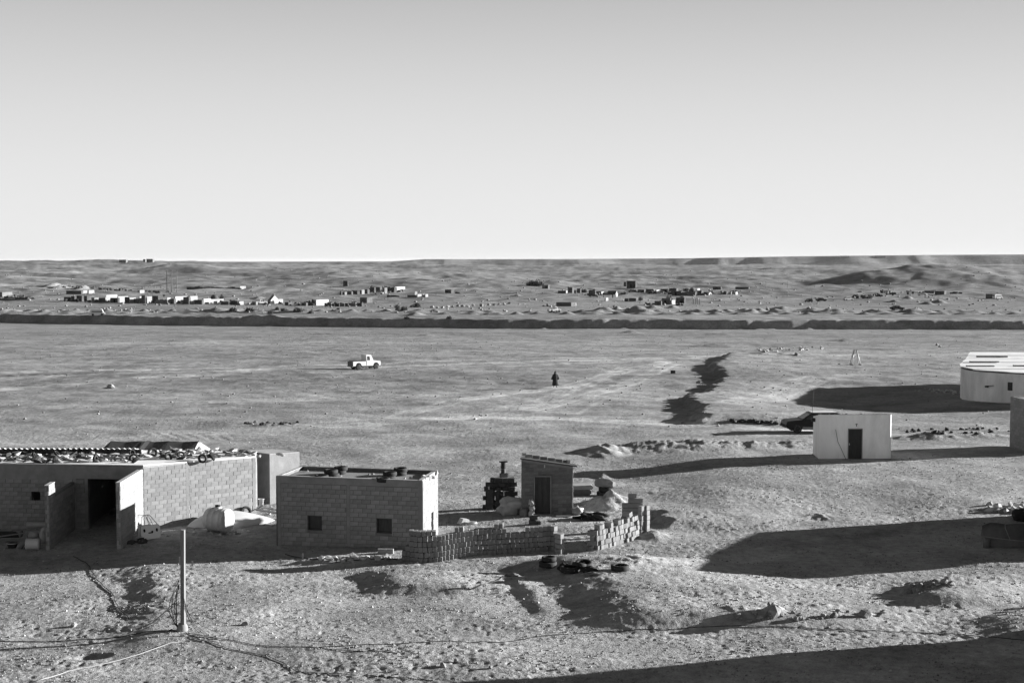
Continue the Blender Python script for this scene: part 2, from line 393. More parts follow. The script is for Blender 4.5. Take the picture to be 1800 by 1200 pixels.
M = {}
M['block'] = mat('concrete_block', .29, .9, .14, 5, .004, 40, rnd=.15, stain=.12)
M['block_dark'] = M['block']
M['block_lit'] = M['block']
M['block_pale'] = M['block']
M['block_loose'] = mat('loose_block', .29, .9, .10, 5, .003, 40, rnd=.10)
M['block_black'] = mat('dark_brown_block', .07, .9, .25, 5, .004, 40, rnd=.35)
M['roof_white'] = mat('white_roof_sheet', .85, .6, .08, 1.5, .002, 10, stain=.1)
M['rubble_dark'] = mat('dark_rubble', .09, .95, .3, 3, .01, 12, rnd=.5)
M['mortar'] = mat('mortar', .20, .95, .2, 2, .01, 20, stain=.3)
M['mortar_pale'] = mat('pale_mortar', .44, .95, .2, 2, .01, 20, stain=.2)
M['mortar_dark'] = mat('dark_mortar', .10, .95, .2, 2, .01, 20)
M['render'] = mat('rough_cement_render', .30, .95, .18, 1.6, .012, 14, stain=.25)
M['cement'] = mat('cement_band', .29, .95, .15, 2.5, .008, 18, stain=.2)
M['white'] = mat('white_lime_wash', .88, .9, .07, 1.6, .006, 16, stain=.24, sc=(1, 1, .35))
M['whitewall'] = mat('weathered_white_wall', .86, .9, .14, .9, .006, 12, stain=.25, sc=(1, 1, .35))
M['sheet'] = mat('pale_metal_sheet', .80, .42, .10, 1.5, .002, 10, stain=.15, metal=.55)
M['sheet_dark'] = mat('dark_metal_sheet', .14, .6, .2, 1.5, .002, 10, stain=.2)
M['door'] = mat('dark_metal_door', .05, .6, .3, 2, .002, 20, sc=(6, 6, 1))
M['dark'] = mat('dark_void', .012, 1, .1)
M['rubber'] = mat('tyre_rubber', .035, .85, .2, 5)
M['rock'] = mat('grey_rock', .30, .95, .2, 2.5, .02, 9, rnd=.35)
M['rubble'] = mat('roof_rubble', .52, .95, .2, 3, .01, 12, rnd=.4)
M['wood'] = mat('weathered_wood', .22, .85, .25, 3, .004, 12, sc=(8, 8, .6))
M['paint_white'] = mat('white_car_paint', .68, .35, .05, 1, spec=.5)
M['paint_black'] = mat('black_car_paint', .015, .4, .1, 1, spec=.25)
M['glass'] = mat('car_glass', .05, .08, .05, 1, spec=.7)
M['chrome'] = mat('bare_metal', .5, .35, .1, 1, metal=.8)
M['plastic'] = mat('white_plastic', .60, .45, .06, 1.2, stain=.1)
M['cloth_pale'] = mat('pale_cloth', .42, .95, .15, 3, .01, 9)
M['cloth_grey'] = mat('grey_cloth', .20, .95, .2, 3, .01, 9)
M['cloth_dark'] = mat('dark_cloth', .035, .95, .25, 3, .01, 9)
M['tent'] = mat('tent_canvas', .085, .95, .1, 1.2, .005, 6)
M['tent_pale'] = mat('pale_tent_canvas', .35, .95, .1, 1.2, .005, 6)
M['cable'] = mat('black_cable', .03, .7, .1, 1)
M['hose'] = mat('pale_hose', .42, .6, .1, 1)
M['block_e'] = mat('loose_block_grey', .22, .9, .10, 5, .003, 40, rnd=.12)
M['block_shed'] = mat('dusty_dark_block', .19, .9, .16, 5, .004, 40, rnd=.22, stain=.3)
M['bush'] = mat('desert_shrub', .085, .95, .25, 2)
M['far_dark'] = mat('far_dark_wall', .085, .95, .3, .8, rnd=.35)
M['far_mid'] = mat('far_mud_wall', .19, .95, .2, .8, rnd=.2)
M['far_white'] = mat('far_white_wall', .32, .9, .1, .6, rnd=.15)
M['soot'] = mat('rusty_dark_metal', .05, .8, .4, 3)
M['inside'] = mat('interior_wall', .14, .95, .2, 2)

# ------------------------------------------------------------------ helpers
class MB:
    def __init__(s): s.v = []; s.f = []; s.mi = []; s.sm = []
    def add(s, vs, fs, mi=0, smooth=False):
        o = len(s.v); s.v += [tuple(v) for v in vs]
        for f_ in fs: s.f.append([o+i for i in f_]); s.mi.append(mi); s.sm.append(smooth)
        return s
    def box(s, c, d, rz=0, mi=0, rx=0, ry=0):
        m = Matrix.Translation(c) @ Matrix.Rotation(rz, 4, 'Z') @ Matrix.Rotation(ry, 4, 'Y') @ Matrix.Rotation(rx, 4, 'X')
        vs = [m @ Vector((sx*d[0]/2, sy*d[1]/2, sz*d[2]/2)) for sz in (-1, 1) for sx, sy in ((-1, -1), (1, -1), (1, 1), (-1, 1))]
        return s.add(vs, [(3, 2, 1, 0), (4, 5, 6, 7), (0, 1, 5, 4), (1, 2, 6, 5), (2, 3, 7, 6), (3, 0, 4, 7)], mi)
    def prism(s, poly, z0, z1, mi=0):
        n = len(poly)
        a = sum(poly[i][0]*poly[(i+1) % n][1]-poly[(i+1) % n][0]*poly[i][1] for i in range(n))
        if a < 0: poly = poly[::-1]
        z0s = z0 if isinstance(z0, (list, tuple)) else [z0]*n; z1s = z1 if isinstance(z1, (list, tuple)) else [z1]*n
        vs = [(p[0], p[1], z0s[i]) for i, p in enumerate(poly)]+[(p[0], p[1], z1s[i]) for i, p in enumerate(poly)]
        fs = [tuple(range(n))[::-1], tuple(range(n, 2*n))]+[(i, (i+1) % n, n+(i+1) % n, n+i) for i in range(n)]
        return s.add(vs, fs, mi)
    def extr(s, prof, y0, y1, mat4=None, mi=0, taper=None):
        """profile in x,z extruded along y; taper(z)->half width factor"""
        n = len(prof); t = taper or (lambda z: 1)
        ym = (y0+y1)/2
        vs = [Vector((p[0], ym+(y0-ym)*t(p[1]), p[1])) for p in prof]+[Vector((p[0], ym+(y1-ym)*t(p[1]), p[1])) for p in prof]
        if mat4: vs = [mat4 @ v for v in vs]
        fs = [tuple(range(n)), tuple(range(n, 2*n))[::-1]]+[(i, n+i, n+(i+1) % n, (i+1) % n) for i in range(n)]
        return s.add(vs, fs, mi)
    def lathe(s, prof, c=(0, 0, 0), n=16, mat4=None, mi=0, cap=True, smooth=True, sx=1, sy=1):
        m = mat4 or Matrix.Translation(c)
        vs = []; k = len(prof)
        for i in range(n):
            a = 2*math.pi*i/n
            for r, z in prof: vs.append(m @ Vector((r*math.cos(a)*sx, r*math.sin(a)*sy, z)))
        fs = [(i*k+j, ((i+1) % n)*k+j, ((i+1) % n)*k+j+1, i*k+j+1) for i in range(n) for j in range(k-1)]
        s.add(vs, fs, mi, smooth)
        if cap:
            o = len(s.v)-len(vs)
            for j, rev in ((0, True), (k-1, False)):
                if prof[j][0] > 1e-4:
                    f_ = [o+i*k+j for i in range(n)]
                    s.f.append(f_[::-1] if rev else f_); s.mi.append(mi); s.sm.append(False)
        return s
    def tube(s, pts, r, n=6, mi=0):
        pts = [Vector(p) for p in pts]; vs = []
        for i, p in enumerate(pts):
            t = (pts[min(i+1, len(pts)-1)]-pts[max(i-1, 0)]).normalized()
            u = t.cross(Vector((0, 0, 1)) if abs(t.z) < .9 else Vector((1, 0, 0))).normalized(); w = t.cross(u)
            rr = r[i] if isinstance(r, (list, tuple)) else r
            for k in range(n):
                a = 2*math.pi*k/n; vs.append(p+u*rr*math.cos(a)+w*rr*math.sin(a))
        fs = [(i*n+k, i*n+(k+1) % n, (i+1)*n+(k+1) % n, (i+1)*n+k) for i in range(len(pts)-1) for k in range(n)]
        fs += [tuple(range(n))[::-1], tuple(range((len(pts)-1)*n, len(pts)*n))]
        return s.add(vs, fs, mi, True)
    def mesh(s, name, mats):
        me = bpy.data.meshes.new(name); me.from_pydata(s.v, [], s.f)
        for m_ in (mats if isinstance(mats, (list, tuple)) else [mats]): me.materials.append(m_)
        me.polygons.foreach_set('material_index', s.mi); me.polygons.foreach_set('use_smooth', s.sm)
        me.update(); return me
    def build(s, name, mats, parent=None):
        o = bpy.data.objects.new(name, s.mesh(name, mats)); C.objects.link(o)
        if parent: o.parent = parent
        return o
def link(name, me, parent=None, loc=(0, 0, 0), rot=(0, 0, 0), sc=(1, 1, 1)):
    o = bpy.data.objects.new(name, me); C.objects.link(o)
    o.location = loc; o.rotation_euler = rot; o.scale = sc
    if parent: o.parent = parent
    return o
def tag(o, label, cat, group=None):
    o['label'] = label; o['category'] = cat; o['kind'] = o.get('kind', 'thing')
    if group: o['group'] = group
    return o
def thing(name, label, cat, loc=(0, 0, 0), rz=0, group=None):
    o = bpy.data.objects.new(name, None); C.objects.link(o); o.empty_display_size = .2
    o.location = loc; o.rotation_euler = (0, 0, rz)
    return tag(o, label, cat, group)
def blob(name, mats, r=(1, 1, 1), seed=0, sub=2, amp=.25, f=1.6, flat=False):
    bm = bmesh.new(); bmesh.ops.create_icosphere(bm, subdivisions=sub, radius=1)
    for v in bm.verts:
        c = v.co.copy()
        n = float(pn(np.array([c.x*f+seed*3.1+c.z*.7]), np.array([c.y*f+seed*1.7+c.z*1.3]))[0])
        v.co = Vector((c.x*r[0], c.y*r[1], c.z*r[2]))*(1+amp*n)
        if flat and v.co.z < -r[2]*.5: v.co.z = -r[2]*.5
    me = bpy.data.meshes.new(name); bm.to_mesh(me); bm.free()
    me.materials.append(mats)
    return me
def smooth(me): me.polygons.foreach_set('use_smooth', [True]*len(me.polygons)); me.update(); return me
rock_meshes = [blob('rock', M['rock'], (1, .8, .6), s_, 2 if s_ < 2 else 1, .5, 1.3) for s_ in range(5)]
rubble_meshes = [blob('rubble', M['rubble'], (1, .75, .7), s_+9, 1, .7, 1.5) for s_ in range(5)]
roof_bits = rubble_meshes+[blob('rubble', M['rubble_dark'], (1, .8, .55), s_+19, 1, .7, 1.5) for s_ in range(6)]

# brick: unit mesh, length 1 along x, proud side towards -y, chamfered edges
def brick_mesh(name, m_, ch=.018, L=.42, Hh=.20, D=.05):
    vs = [(-L/2, 0, -Hh/2), (L/2, 0, -Hh/2), (L/2, 0, Hh/2), (-L/2, 0, Hh/2)]
    vs += [(-L/2, -D+ch, -Hh/2), (L/2, -D+ch, -Hh/2), (L/2, -D+ch, Hh/2), (-L/2, -D+ch, Hh/2)]
    vs += [(-L/2+ch, -D, -Hh/2+ch), (L/2-ch, -D, -Hh/2+ch), (L/2-ch, -D, Hh/2-ch), (-L/2+ch, -D, Hh/2-ch)]
    fs = [(8, 9, 10, 11)]+[(4+i, 4+(i+1) % 4, 8+(i+1) % 4, 8+i) for i in range(4)]+[(i, (i+1) % 4, 4+(i+1) % 4, 4+i) for i in range(4)]
    mb = MB(); mb.add(vs, fs); return mb.mesh(name, m_)
BRICK = {k: brick_mesh('brick', M[k], .008) for k in ('block', 'block_dark', 'block_pale', 'block_lit', 'block_shed')}
def block_wall(parent, p0, p1, z0, z1, thick=.2, holes=(), course=.21, bl=.43, beam=0., post=(), key='block', mortar='mortar', name='wall',
               proud=.016, bricks=True, skip=.0, ztop=None, budget=[0]):
    """wall from p0 to p1, seen from its right-hand side (outer face = right of the direction p0 to p1).
       holes: (u0,u1,z0,z1); post: u positions of cement columns"""
    p0 = Vector((p0[0], p0[1], 0)); p1 = Vector((p1[0], p1[1], 0)); L = (p1-p0).length
    u = (p1-p0)/L; n = Vector((u.y, -u.x, 0)); rz = math.atan2(u.y, u.x)
    zt = ztop or (lambda s_: z1)
    w = bpy.data.objects.new(name, None)
    mb = MB()
    us = sorted({0, L}|{h[0] for h in holes}|{h[1] for h in holes}); zs = sorted({z0, z1}|{h[2] for h in holes}|{h[3] for h in holes})
    def P(a, d, z): q = p0+u*a+n*d; return (q.x, q.y, z)
    for a0, a1 in zip(us[:-1], us[1:]):
        for c0, c1 in zip(zs[:-1], zs[1:]):
            if any(a0 >= h[0]-1e-6 and a1 <= h[1]+1e-6 and c0 >= h[2]-1e-6 and c1 <= h[3]+1e-6 for h in holes): continue
            if c1 == z1 and ztop: t0, t1 = zt(a0), zt(a1)
            else: t0 = t1 = c1
            vs = [P(a0, -thick, c0), P(a1, -thick, c0), P(a1, 0, c0), P(a0, 0, c0), P(a0, -thick, t0), P(a1, -thick, t1), P(a1, 0, t1), P(a0, 0, t0)]
            mb.add(vs, [(0, 1, 2, 3), (7, 6, 5, 4), (4, 5, 1, 0), (5, 6, 2, 1), (6, 7, 3, 2), (7, 4, 0, 3)])
    w = mb.build(name, M[mortar], parent)
    pw = .16
    cols = []
    if beam or post:
        cb_ = MB()
        for s_ in post:
            a0, a1 = max(0, s_-pw/2), min(L, s_+pw/2); cols.append((a0, a1))
            t = zt((a0+a1)/2)-(beam or .01)-.001
            cb_.add([P(a0, .0, z0), P(a1, .0, z0), P(a1, .016, z0), P(a0, .016, z0), P(a0, 0, t), P(a1, 0, t), P(a1, .016, t), P(a0, .016, t)],
                    [(0, 1, 2, 3), (7, 6, 5, 4), (5, 6, 2, 1), (6, 7, 3, 2), (7, 4, 0, 3)])
        if beam:
            cb_.add([P(0, 0, zt(0)-beam), P(L, 0, zt(L)-beam), P(L, .018, zt(L)-beam), P(0, .018, zt(0)-beam), P(0, 0, zt(0)-.002), P(L, 0, zt(L)-.002), P(L, .018, zt(L)-.002), P(0, .018, zt(0)-.002)],
                    [(0, 1, 2, 3), (7, 6, 5, 4), (5, 6, 2, 1), (6, 7, 3, 2), (7, 4, 0, 3)])
        cb_.build('cement_band', M['cement'], w)
    rows = int((z1-z0-.02)/course); me_ = BRICK[key]
    for r_ in range(rows):
        zc = z0+.02+course*(r_+.5)
        a = -random.uniform(0, bl*.2)-(bl*.5 if r_ % 2 else 0)
        while a < L:
            lo, hi = max(a+.007, .01), min(a+bl-.007, L-.01); a += bl
            parts = [(lo, hi)]
            for h0, h1, g0, g1 in list(holes)+[(c0, c1, -99, 99) for c0, c1 in cols]:
                if zc+course/2 <= g0+.06 or zc-course/2 >= g1-.06: continue
                nx = []
                for q0, q1 in parts:
                    if q1 <= h0 or q0 >= h1: nx.append((q0, q1)); continue
                    if q0 < h0: nx.append((q0, h0-.006))
                    if q1 > h1: nx.append((h1+.006, q1))
                parts = nx
            for q0, q1 in parts:
                if q1-q0 < .07: continue
                mid = (q0+q1)/2
                if zc+course*.45 > zt(mid)-beam: continue
                if random.random() < skip: continue
                q = p0+u*mid+n*(proud-.05)
                link('brick', me_, w, (q.x, q.y, zc+random.uniform(-.004, .004)), (random.uniform(-.01, .01), 0, rz+random.uniform(-.006, .006)), ((q1-q0)/.42, random.uniform(.93, 1.12), (course-.012)/.20))
    return w
def gz(x, y): return Hs(x, y)
def P2(px, Y, z=None):
    """point at depth Y under picture column px (x only)"""
    return ((px-900)/FPX*Y*1.0015, Y)
def tilt(p, q, s):
    return (p[0]+(q[0]-p[0])*s, p[1]+(q[1]-p[1])*s)

M['wallrender'] = mat('pale_cement_render', .29, .95, .18, 1.6, .012, 14, stain=.2)
# ================================================= long workshop with the rubble-covered roof (left)
bl_ = thing('workshop', 'long low block workshop with an open garage doorway and rubble all over its roof', 'building', (-21, 72, 0))
bl_inv = (-21, 72, 0)
def loc(root, p): return (p[0]-root.location.x, p[1]-root.location.y)
ZR = 3.0
pF0 = (-33.0, 70.9); pFa = (-21.7, 69.75); pFb = (-18.1, 69.35); pE = (-13.3, 73.3); pBk = (-13.6, 75.2); pB0 = (-33, 75.6)
g0 = -.7
Lf = lambda p: loc(bl_, p)
wl_ = math.hypot(pFa[0]-pF0[0], pFa[1]-pF0[1])
def upos(px, p0, p1):
    for k in range(401):
        q = tilt(p0, p1, k/400.)
        if (q[0]/q[1]*FPX/1.0015+900) >= px: return k/400.*math.hypot(p1[0]-p0[0], p1[1]-p0[1])
uw0, uw1 = upos(50, pF0, pFa), upos(65, pF0, pFa)
block_wall(bl_, Lf(pF0), Lf(pFa), g0, ZR, .2, holes=[(uw0, uw1, 1.15, 1.68)], beam=.75, post=(), key='block_dark')
# lintel, garage jambs and lit long wall
LL = math.hypot(pFb[0]-pFa[0], pFb[1]-pFa[1])
gh = 2.32
block_wall(bl_, Lf(pFa), Lf(pFb), g0, ZR-.02, .2, holes=[(.78, LL-.34, g0, gh)], beam=.65, post=(.1, .7), key='block_dark', name='garage_front')
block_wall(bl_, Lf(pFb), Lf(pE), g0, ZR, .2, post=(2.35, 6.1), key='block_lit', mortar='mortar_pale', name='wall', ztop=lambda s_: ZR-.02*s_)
block_wall(bl_, Lf(pE), Lf(pBk), g0, ZR-.14, .2, bricks=False, key='block', name='wall')
# back wall and inside
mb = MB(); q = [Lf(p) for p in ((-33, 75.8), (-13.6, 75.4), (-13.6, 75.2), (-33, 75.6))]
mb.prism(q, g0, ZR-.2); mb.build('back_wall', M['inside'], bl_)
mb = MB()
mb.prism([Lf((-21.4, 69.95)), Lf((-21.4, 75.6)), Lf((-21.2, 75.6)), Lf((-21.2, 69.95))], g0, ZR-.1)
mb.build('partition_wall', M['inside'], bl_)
# roof slab
mb = MB()
def roofz(p): return ZR+.02
q = [pF0, pFa, pFb, pE, pBk, (-13.6, 75.4), (-33, 75.8)]
mb.prism([Lf(p) for p in q], [ZR+.003, ZR+.003, ZR+.003, ZR-.12, ZR-.13, ZR-.13, ZR+.003], [ZR+.05, ZR+.05, ZR+.05, ZR-.07, ZR-.08, ZR-.08, ZR+.06])
mb.build('roof', M['roof_white'], bl_)
# raised corrugated sheets along the back of the roof
def corr(x0, x1, y0, z0, y1, z1, amp=.035, wl=.28, th=.012):
    n = int((x1-x0)/wl*8); mb = MB(); top = []
    vs = []
    for i in range(n+1):
        x = x0+(x1-x0)*i/n; w = amp*math.sin(2*math.pi*i/8.)
        vs += [(x, y0, z0+w), (x, y1, z1+w), (x, y0, z0+w-th), (x, y1, z1+w-th)]
    fs = []
    for i in range(n):
        a = 4*i; b_ = a+4
        fs += [(a, b_, b_+1, a+1), (a+2, a+3, b_+3, b_+2), (a, a+2, b_+2, b_)]
    mb.add(vs, fs); return mb
nsh = 12
for i in range(nsh):
    x0 = -33+i*1.13; x1 = x0+1.12
    if x0 > -19.2: break
    m_ = corr(x0+21, x1+21, 73.45-72, ZR+.32+(i % 2)*.012, 75.9-72, ZR-.25, .04)
    m_.build('corrugated_sheet', M['roof_white'], bl_)
mb = MB(); mb.box((-26.1+21, 73.62-72, ZR+.15), (13.6, .16, .22)); mb.build('shade_strip', M['soot'], bl_)  # near-black strip standing in for the shaded face under the sheets
# wing walls of the yard
wa = [(-21.30, 64.9), (-21.62, 69.80)]
w = thing('wing_wall', 'dark block wing wall left of the garage doorway with one small sunlit patch', 'wall', (wa[0][0], wa[0][1], 0))
Lw = lambda p: loc(w, p)
wm = tilt(wa[0], wa[1], .22)  # wall lowered into shade, near end raised to shape the sunlit patch
block_wall(w, Lw(wm), Lw(wa[1]), g0, 2.16, .18, key='block_dark')
block_wall(w, Lw(wa[0]), Lw(wm), g0, 2.72, .18, key='block_dark')
block_wall(w, Lw((wa[0][0]-.18, wa[0][1])), Lw(wa[0]), g0, 2.72, .1, key='block_dark', bl=.2, name='end_wall')
mb = MB(); mb.prism([Lw(p) for p in ((wa[0][0]-.2, wa[0][1]-.02), (wa[0][0]+.02, wa[0][1]-.02), (wm[0]+.02, wm[1]), (wm[0]-.2, wm[1]))], 2.722, 2.75); mb.build('coping', M['mortar_pale'], w)
wb = [(-18.05, 65.0), (-18.13, 69.42)]
w = thing('wing_wall', 'sunlit block wing wall right of the garage doorway, beside the leaning car door', 'wall', (wb[0][0], wb[0][1], 0))
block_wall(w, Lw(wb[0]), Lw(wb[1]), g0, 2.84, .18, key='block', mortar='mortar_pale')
block_wall(w, Lw((wb[0][0]-.18, wb[0][1])), Lw(wb[0]), g0, 2.84, .1, key='block_dark', bl=.2, name='end_wall')
mb = MB(); mb.prism([Lw(p) for p in ((wb[0][0]-.2, wb[0][1]-.02), (wb[0][0]+.02, wb[0][1]-.02), (wb[1][0]+.02, 69.1), (wb[1][0]-.2, 69.1))], 2.842, 2.865); mb.build('coping', M['mortar_pale'], w)

# annex behind the long wall
t = thing('block_annex', 'narrow rendered annex standing behind the right end of the workshop, one side sunlit', 'building', (-13, 76, 0))
a0 = P2(472, 76.0); ang = R(44)
u_ = (math.cos(ang), math.sin(ang)); v_ = (-math.sin(ang), math.cos(ang))
p1 = (a0[0]+u_[0]*1.95, a0[1]+u_[1]*1.95); p3 = (a0[0]+v_[0]*2.6, a0[1]+v_[1]*2.6)
p2 = (p1[0]+v_[0]*2.6, p1[1]+v_[1]*2.6)
mb = MB(); pl = [loc(t, p) for p in (a0, p1, p2, p3)]
mb.prism(pl, -.7, [2.66, 2.58, 2.5, 2.6]); mb.build('wall', M['wallrender'], t)
mb = MB(); mb.prism(pl, [2.662, 2.582, 2.502, 2.602], [2.70, 2.62, 2.54, 2.64]); mb.build('roof', M['mortar_pale'], t)

# ================================================= block house in the middle
ZB = 2.9
cFL, cFR = (-11.14, 66.7), (-4.13, 65.2); u_ = Vector((cFR[0]-cFL[0], cFR[1]-cFL[1])).normalized(); v_ = Vector((-u_.y, u_.x))
dep = 3.25
cBL = (cFL[0]+v_.x*dep, cFL[1]+v_.y*dep); cBR = (cFR[0]+v_.x*dep-.15, cFR[1]+v_.y*dep)
t = thing('block_house', 'flat-roofed grey block house with two square windows in front and tyres on its roof', 'building', (-7.6, 67.8, 0))
Lh = lambda p: loc(t, p)
zc_ = lambda z: z
ground0 = -.8
fw = math.hypot(cFR[0]-cFL[0], cFR[1]-cFL[1])
w1 = (upos(538, cFL, cFR), upos(563, cFL, cFR)); w2 = (upos(660, cFL, cFR), upos(687, cFL, cFR)); pm = upos(610, cFL, cFR)
zw = (13-(935-460)/FPX*66.3, 13-(909.5-460)/FPX*66.3)
block_wall(t, Lh(cFL), Lh(cFR), ground0, ZB, .2, holes=[(w1[0], w1[1], zw[0], zw[1]), (w2[0], w2[1], zw[0], zw[1])], beam=.3, post=(.14, pm, fw-.1), key='block_dark', mortar='mortar')
sl = math.hypot(cBR[0]-cFR[0], cBR[1]-cFR[1])
block_wall(t, Lh(cFR), Lh(cBR), ground0, ZB, .2, holes=[(1.75, 2.2, .15, 1.1)], beam=.0, post=(.08, sl-.08), key='block_pale', mortar='mortar_pale')  # sunlit side: light put into a paler mortar than the front has
block_wall(t, Lh(cBR), Lh(cBL), ground0, ZB-.0, .15, key='block', name='wall', bricks=False, bl=.9)
block_wall(t, Lh(cBL), Lh(cFL), ground0, ZB-.0, .15, key='block', name='wall', bl=.9)
mb = MB(); ins = .18
def inset(k):
    c = Vector((sum(p[0] for p in (cFL, cFR, cBR, cBL))/4, sum(p[1] for p in (cFL, cFR, cBR, cBL))/4))
    return [tuple(c+(Vector(p)-c)*(1-k)) for p in (cFL, cFR, cBR, cBL)]
mb.prism([Lh(p) for p in inset(.06)], ZB-.36, ZB-.12); mb.build('roof', M['cement'], t)
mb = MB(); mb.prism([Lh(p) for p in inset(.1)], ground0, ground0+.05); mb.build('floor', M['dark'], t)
# window frames
for (a, b_) in (w1, w2):
    p_ = Vector(cFL)+u_*a; q_ = Vector(cFL)+u_*b_
    mb = MB()
    ang = math.atan2(u_.y, u_.x); c_ = (p_+q_)/2-Vector((u_.y, -u_.x))*.10
    wv = b_-a; hv = zw[1]-zw[0]; zc = (zw[0]+zw[1])/2
    lx, ly = Lh(c_)
    for dx, dz, sx, sz in ((-wv/2+.03, 0, .05, hv-.01), (wv/2-.03, 0, .05, hv-.01), (0, hv/2-.03, wv-.12, .05), (0, -hv/2+.03, wv-.12, .05)):
        mb.box((lx+dx*math.cos(ang), ly+dx*math.sin(ang), zc+dz), (sx, .05, sz), ang)
    fr = mb.build('window_frame', M['soot'], t)
    mb = MB(); mb.box((lx-math.sin(ang)*.04, ly+math.cos(ang)*.04, zc), (wv-.1, .02, hv-.1), ang); mb.build('shutter', M['door'], fr)
# coping: parapet blocks as loose caps with joints
def coping(root, p0, p1, z, n, th=.17, key='mortar_pale', name='parapet_block', hh=.10):
    p0, p1 = Vector(p0), Vector(p1); L = (p1-p0).length; u = (p1-p0)/L; nn = Vector((u.y, -u.x)); ang = math.atan2(u.y, u.x)
    for i in range(n):
        s0, s1 = L*i/n+.006, L*(i+1)/n-.006
        c = p0+u*(s0+s1)/2-nn*th*.5
        mb = MB(); mb.box((0, 0, 0), (s1-s0, th, hh)); o = mb.build(name, M[key], root)
        lx, ly = loc(root, c); o.location = (lx, ly, z+hh/2+random.uniform(0, .008)); o.rotation_euler = (0, 0, ang+random.uniform(-.01, .01))
coping(t, cFL, cFR, ZB+.003, 1, .2, hh=.025, name='coping')
coping(t, cBL, cFL, ZB+.003, 8, .18, hh=.02)
coping(t, cBR, cBL, ZB+.003, 15, .2, hh=.04, key='block')
coping(t, cFR, cBR, ZB+.003, 1, .2, hh=.03, name='coping')
mb = MB(); mb.tube([(cFL[0]-t.location.x+5.9, -1.35, 1.98), (cFL[0]-t.location.x+6.38, -1.45, 1.95)], .02); 
# ================================================= small shed with the metal door
YS = 72.9
sL, sR = P2(917, YS), P2(1007.5, YS+.15); zsl, zsr = 13-(808-460)/FPX*YS, 13-(822-460)/FPX*YS
t = thing('block_shed', 'small dark block shed with a narrow metal door and blocks along its roof', 'building', (sL[0]+1.3, YS+1, 0))
Lh = lambda p: loc(t, p)
sw = math.hypot(sR[0]-sL[0], sR[1]-sL[1]); d0, d1 = upos(938.5, sL, sR), upos(969.5, sL, sR)
zg = gz(sL[0]+1.2, YS); zd = 13-(838-460)/FPX*YS
zt_ = lambda s_: zsl+(zsr-zsl)*s_/sw
block_wall(t, Lh(sL), Lh(sR), zg-.5, max(zsl, zsr), .2, holes=[(d0, d1, zg-.5, zd)], beam=.12, key='block_shed', mortar='mortar', ztop=zt_)
D_ = 1.9
sBL, sBR = (sL[0]+.1, sL[1]+D_), (sR[0]+.0, sR[1]+D_)
block_wall(t, Lh(sR), Lh(sBR), zg-.5, zsr-.22, .15, key='block', name='wall', bl=.9)
block_wall(t, Lh(sBL), Lh(sL), zg-.5, zsr-.22, .15, key='block', name='wall', bl=.9)
block_wall(t, Lh(sBR), Lh(sBL), zg-.5, zsr-.22, .15, key='block', name='wall', bl=.9, bricks=False)
mb = MB(); mb.prism([Lh(p) for p in ((sL[0]-.08, sL[1]-.1), (sR[0]+.22, sR[1]-.1), (sBR[0]+.2, sBR[1]+.1), (sBL[0]-.08, sBL[1]+.1))],
    [zsl+.003, zsr-.02, zsr-.21, zsl-.21], [zsl+.06, zsr+.04, zsr-.15, zsl-.15]); mb.build('roof', M['soot'], t)
mb = MB(); mb.box((0, 0, 0), (.05, .05, zd-zg-.06)); 
fr = thing_frame = MB()
cx = (sL[0]+(d0+d1)/2-t.location.x); wdo = d1-d0; cyl = sL[1]-t.location.y
for dx in (-wdo/2+.03, wdo/2-.03): fr.box((cx+dx, cyl+.02, (zg+zd)/2), (.05, .07, zd-zg))
fr.box((cx, cyl+.02, zd-.03), (wdo-.12, .07, .05)); fr.box((cx, cyl-.05, zg+.02), (wdo+.3, .25, .08))
fr.build('door_frame', M['cement'], t)
dr = MB(); 
dr.box((cx, cyl+.06, (zg+zd)/2+.02), (wdo-.11, .03, zd-zg-.1)); dro = dr.build('door', M['door'], t)
rb = MB()
for k in (-.3, 0, .3): rb.box((cx+k*.9, cyl+.035, (zg+zd)/2+.02), (.03, .018, zd-zg-.14))
rb.build('door_rib', M['soot'], dro)
mb = MB(); mb.box((cx+.1, cyl-.03, zd+.5), (.05, .06, .14)); mb.build('lamp_bracket', M['plastic'], t)
for i in range(6):
    x = sL[0]+.38+i*.40-t.location.x; z_ = zsl+(zsr-zsl)*(i*.40+.38)/sw
    link('roof_block', BRICK['block_dark'], t, (x, D_-1-.1, z_+.0), (0, R(4), random.uniform(-.04, .04)), (.9, 4, .85))
for x in (sL[0]+.12, sL[0]+2.45):
    link('roof_block', BRICK['block_pale'], t, (x-t.location.x, D_-1.3, -.1+zsl+(zsr-zsl)*(x-sL[0])/sw+.15), (0, 0, .3), (.4, 3, .8))

# ================================================= white hut on the right
YW = 89.6
hL, hR = P2(1441.5, YW), P2(1568, YW+.1); zh = 13-(729.5-460)/FPX*YW; zh0 = gz(21, YW)
t = thing('white_hut', 'white-washed flat-roofed hut with a single dark door standing alone on the right', 'building', (21.5, YW+1, 0))
Lh = lambda p: loc(t, p)
DW = 2.3; hBL = (hL[0]+.02+.1, hL[1]+DW); hBR = (hR[0]-.02, hR[1]+DW)
hd0, hd1 = upos(1492.5, hL, hR), upos(1518, hL, hR)
zhd = 13-(754-460)/FPX*YW; zhg = 13-(811-460)/FPX*YW
class NoB: pass
w = block_wall(t, Lh(hL), Lh(hR), zh0-.6, zh, .2, holes=[(hd0, hd1, zhg, zhd)], mortar='white', skip=1.)
for a_, b_ in ((hR, hBR), (hBR, hBL), (hBL, hL)):
    block_wall(t, Lh(a_), Lh(b_), zh0-.6, zh, .2, mortar='white', skip=1., ztop=(lambda s_: zh-.36*s_/DW) if a_ is hR else (lambda s_: zh-.36) if a_ is hBR else (lambda s_: zh-.36+.36*s_/DW))
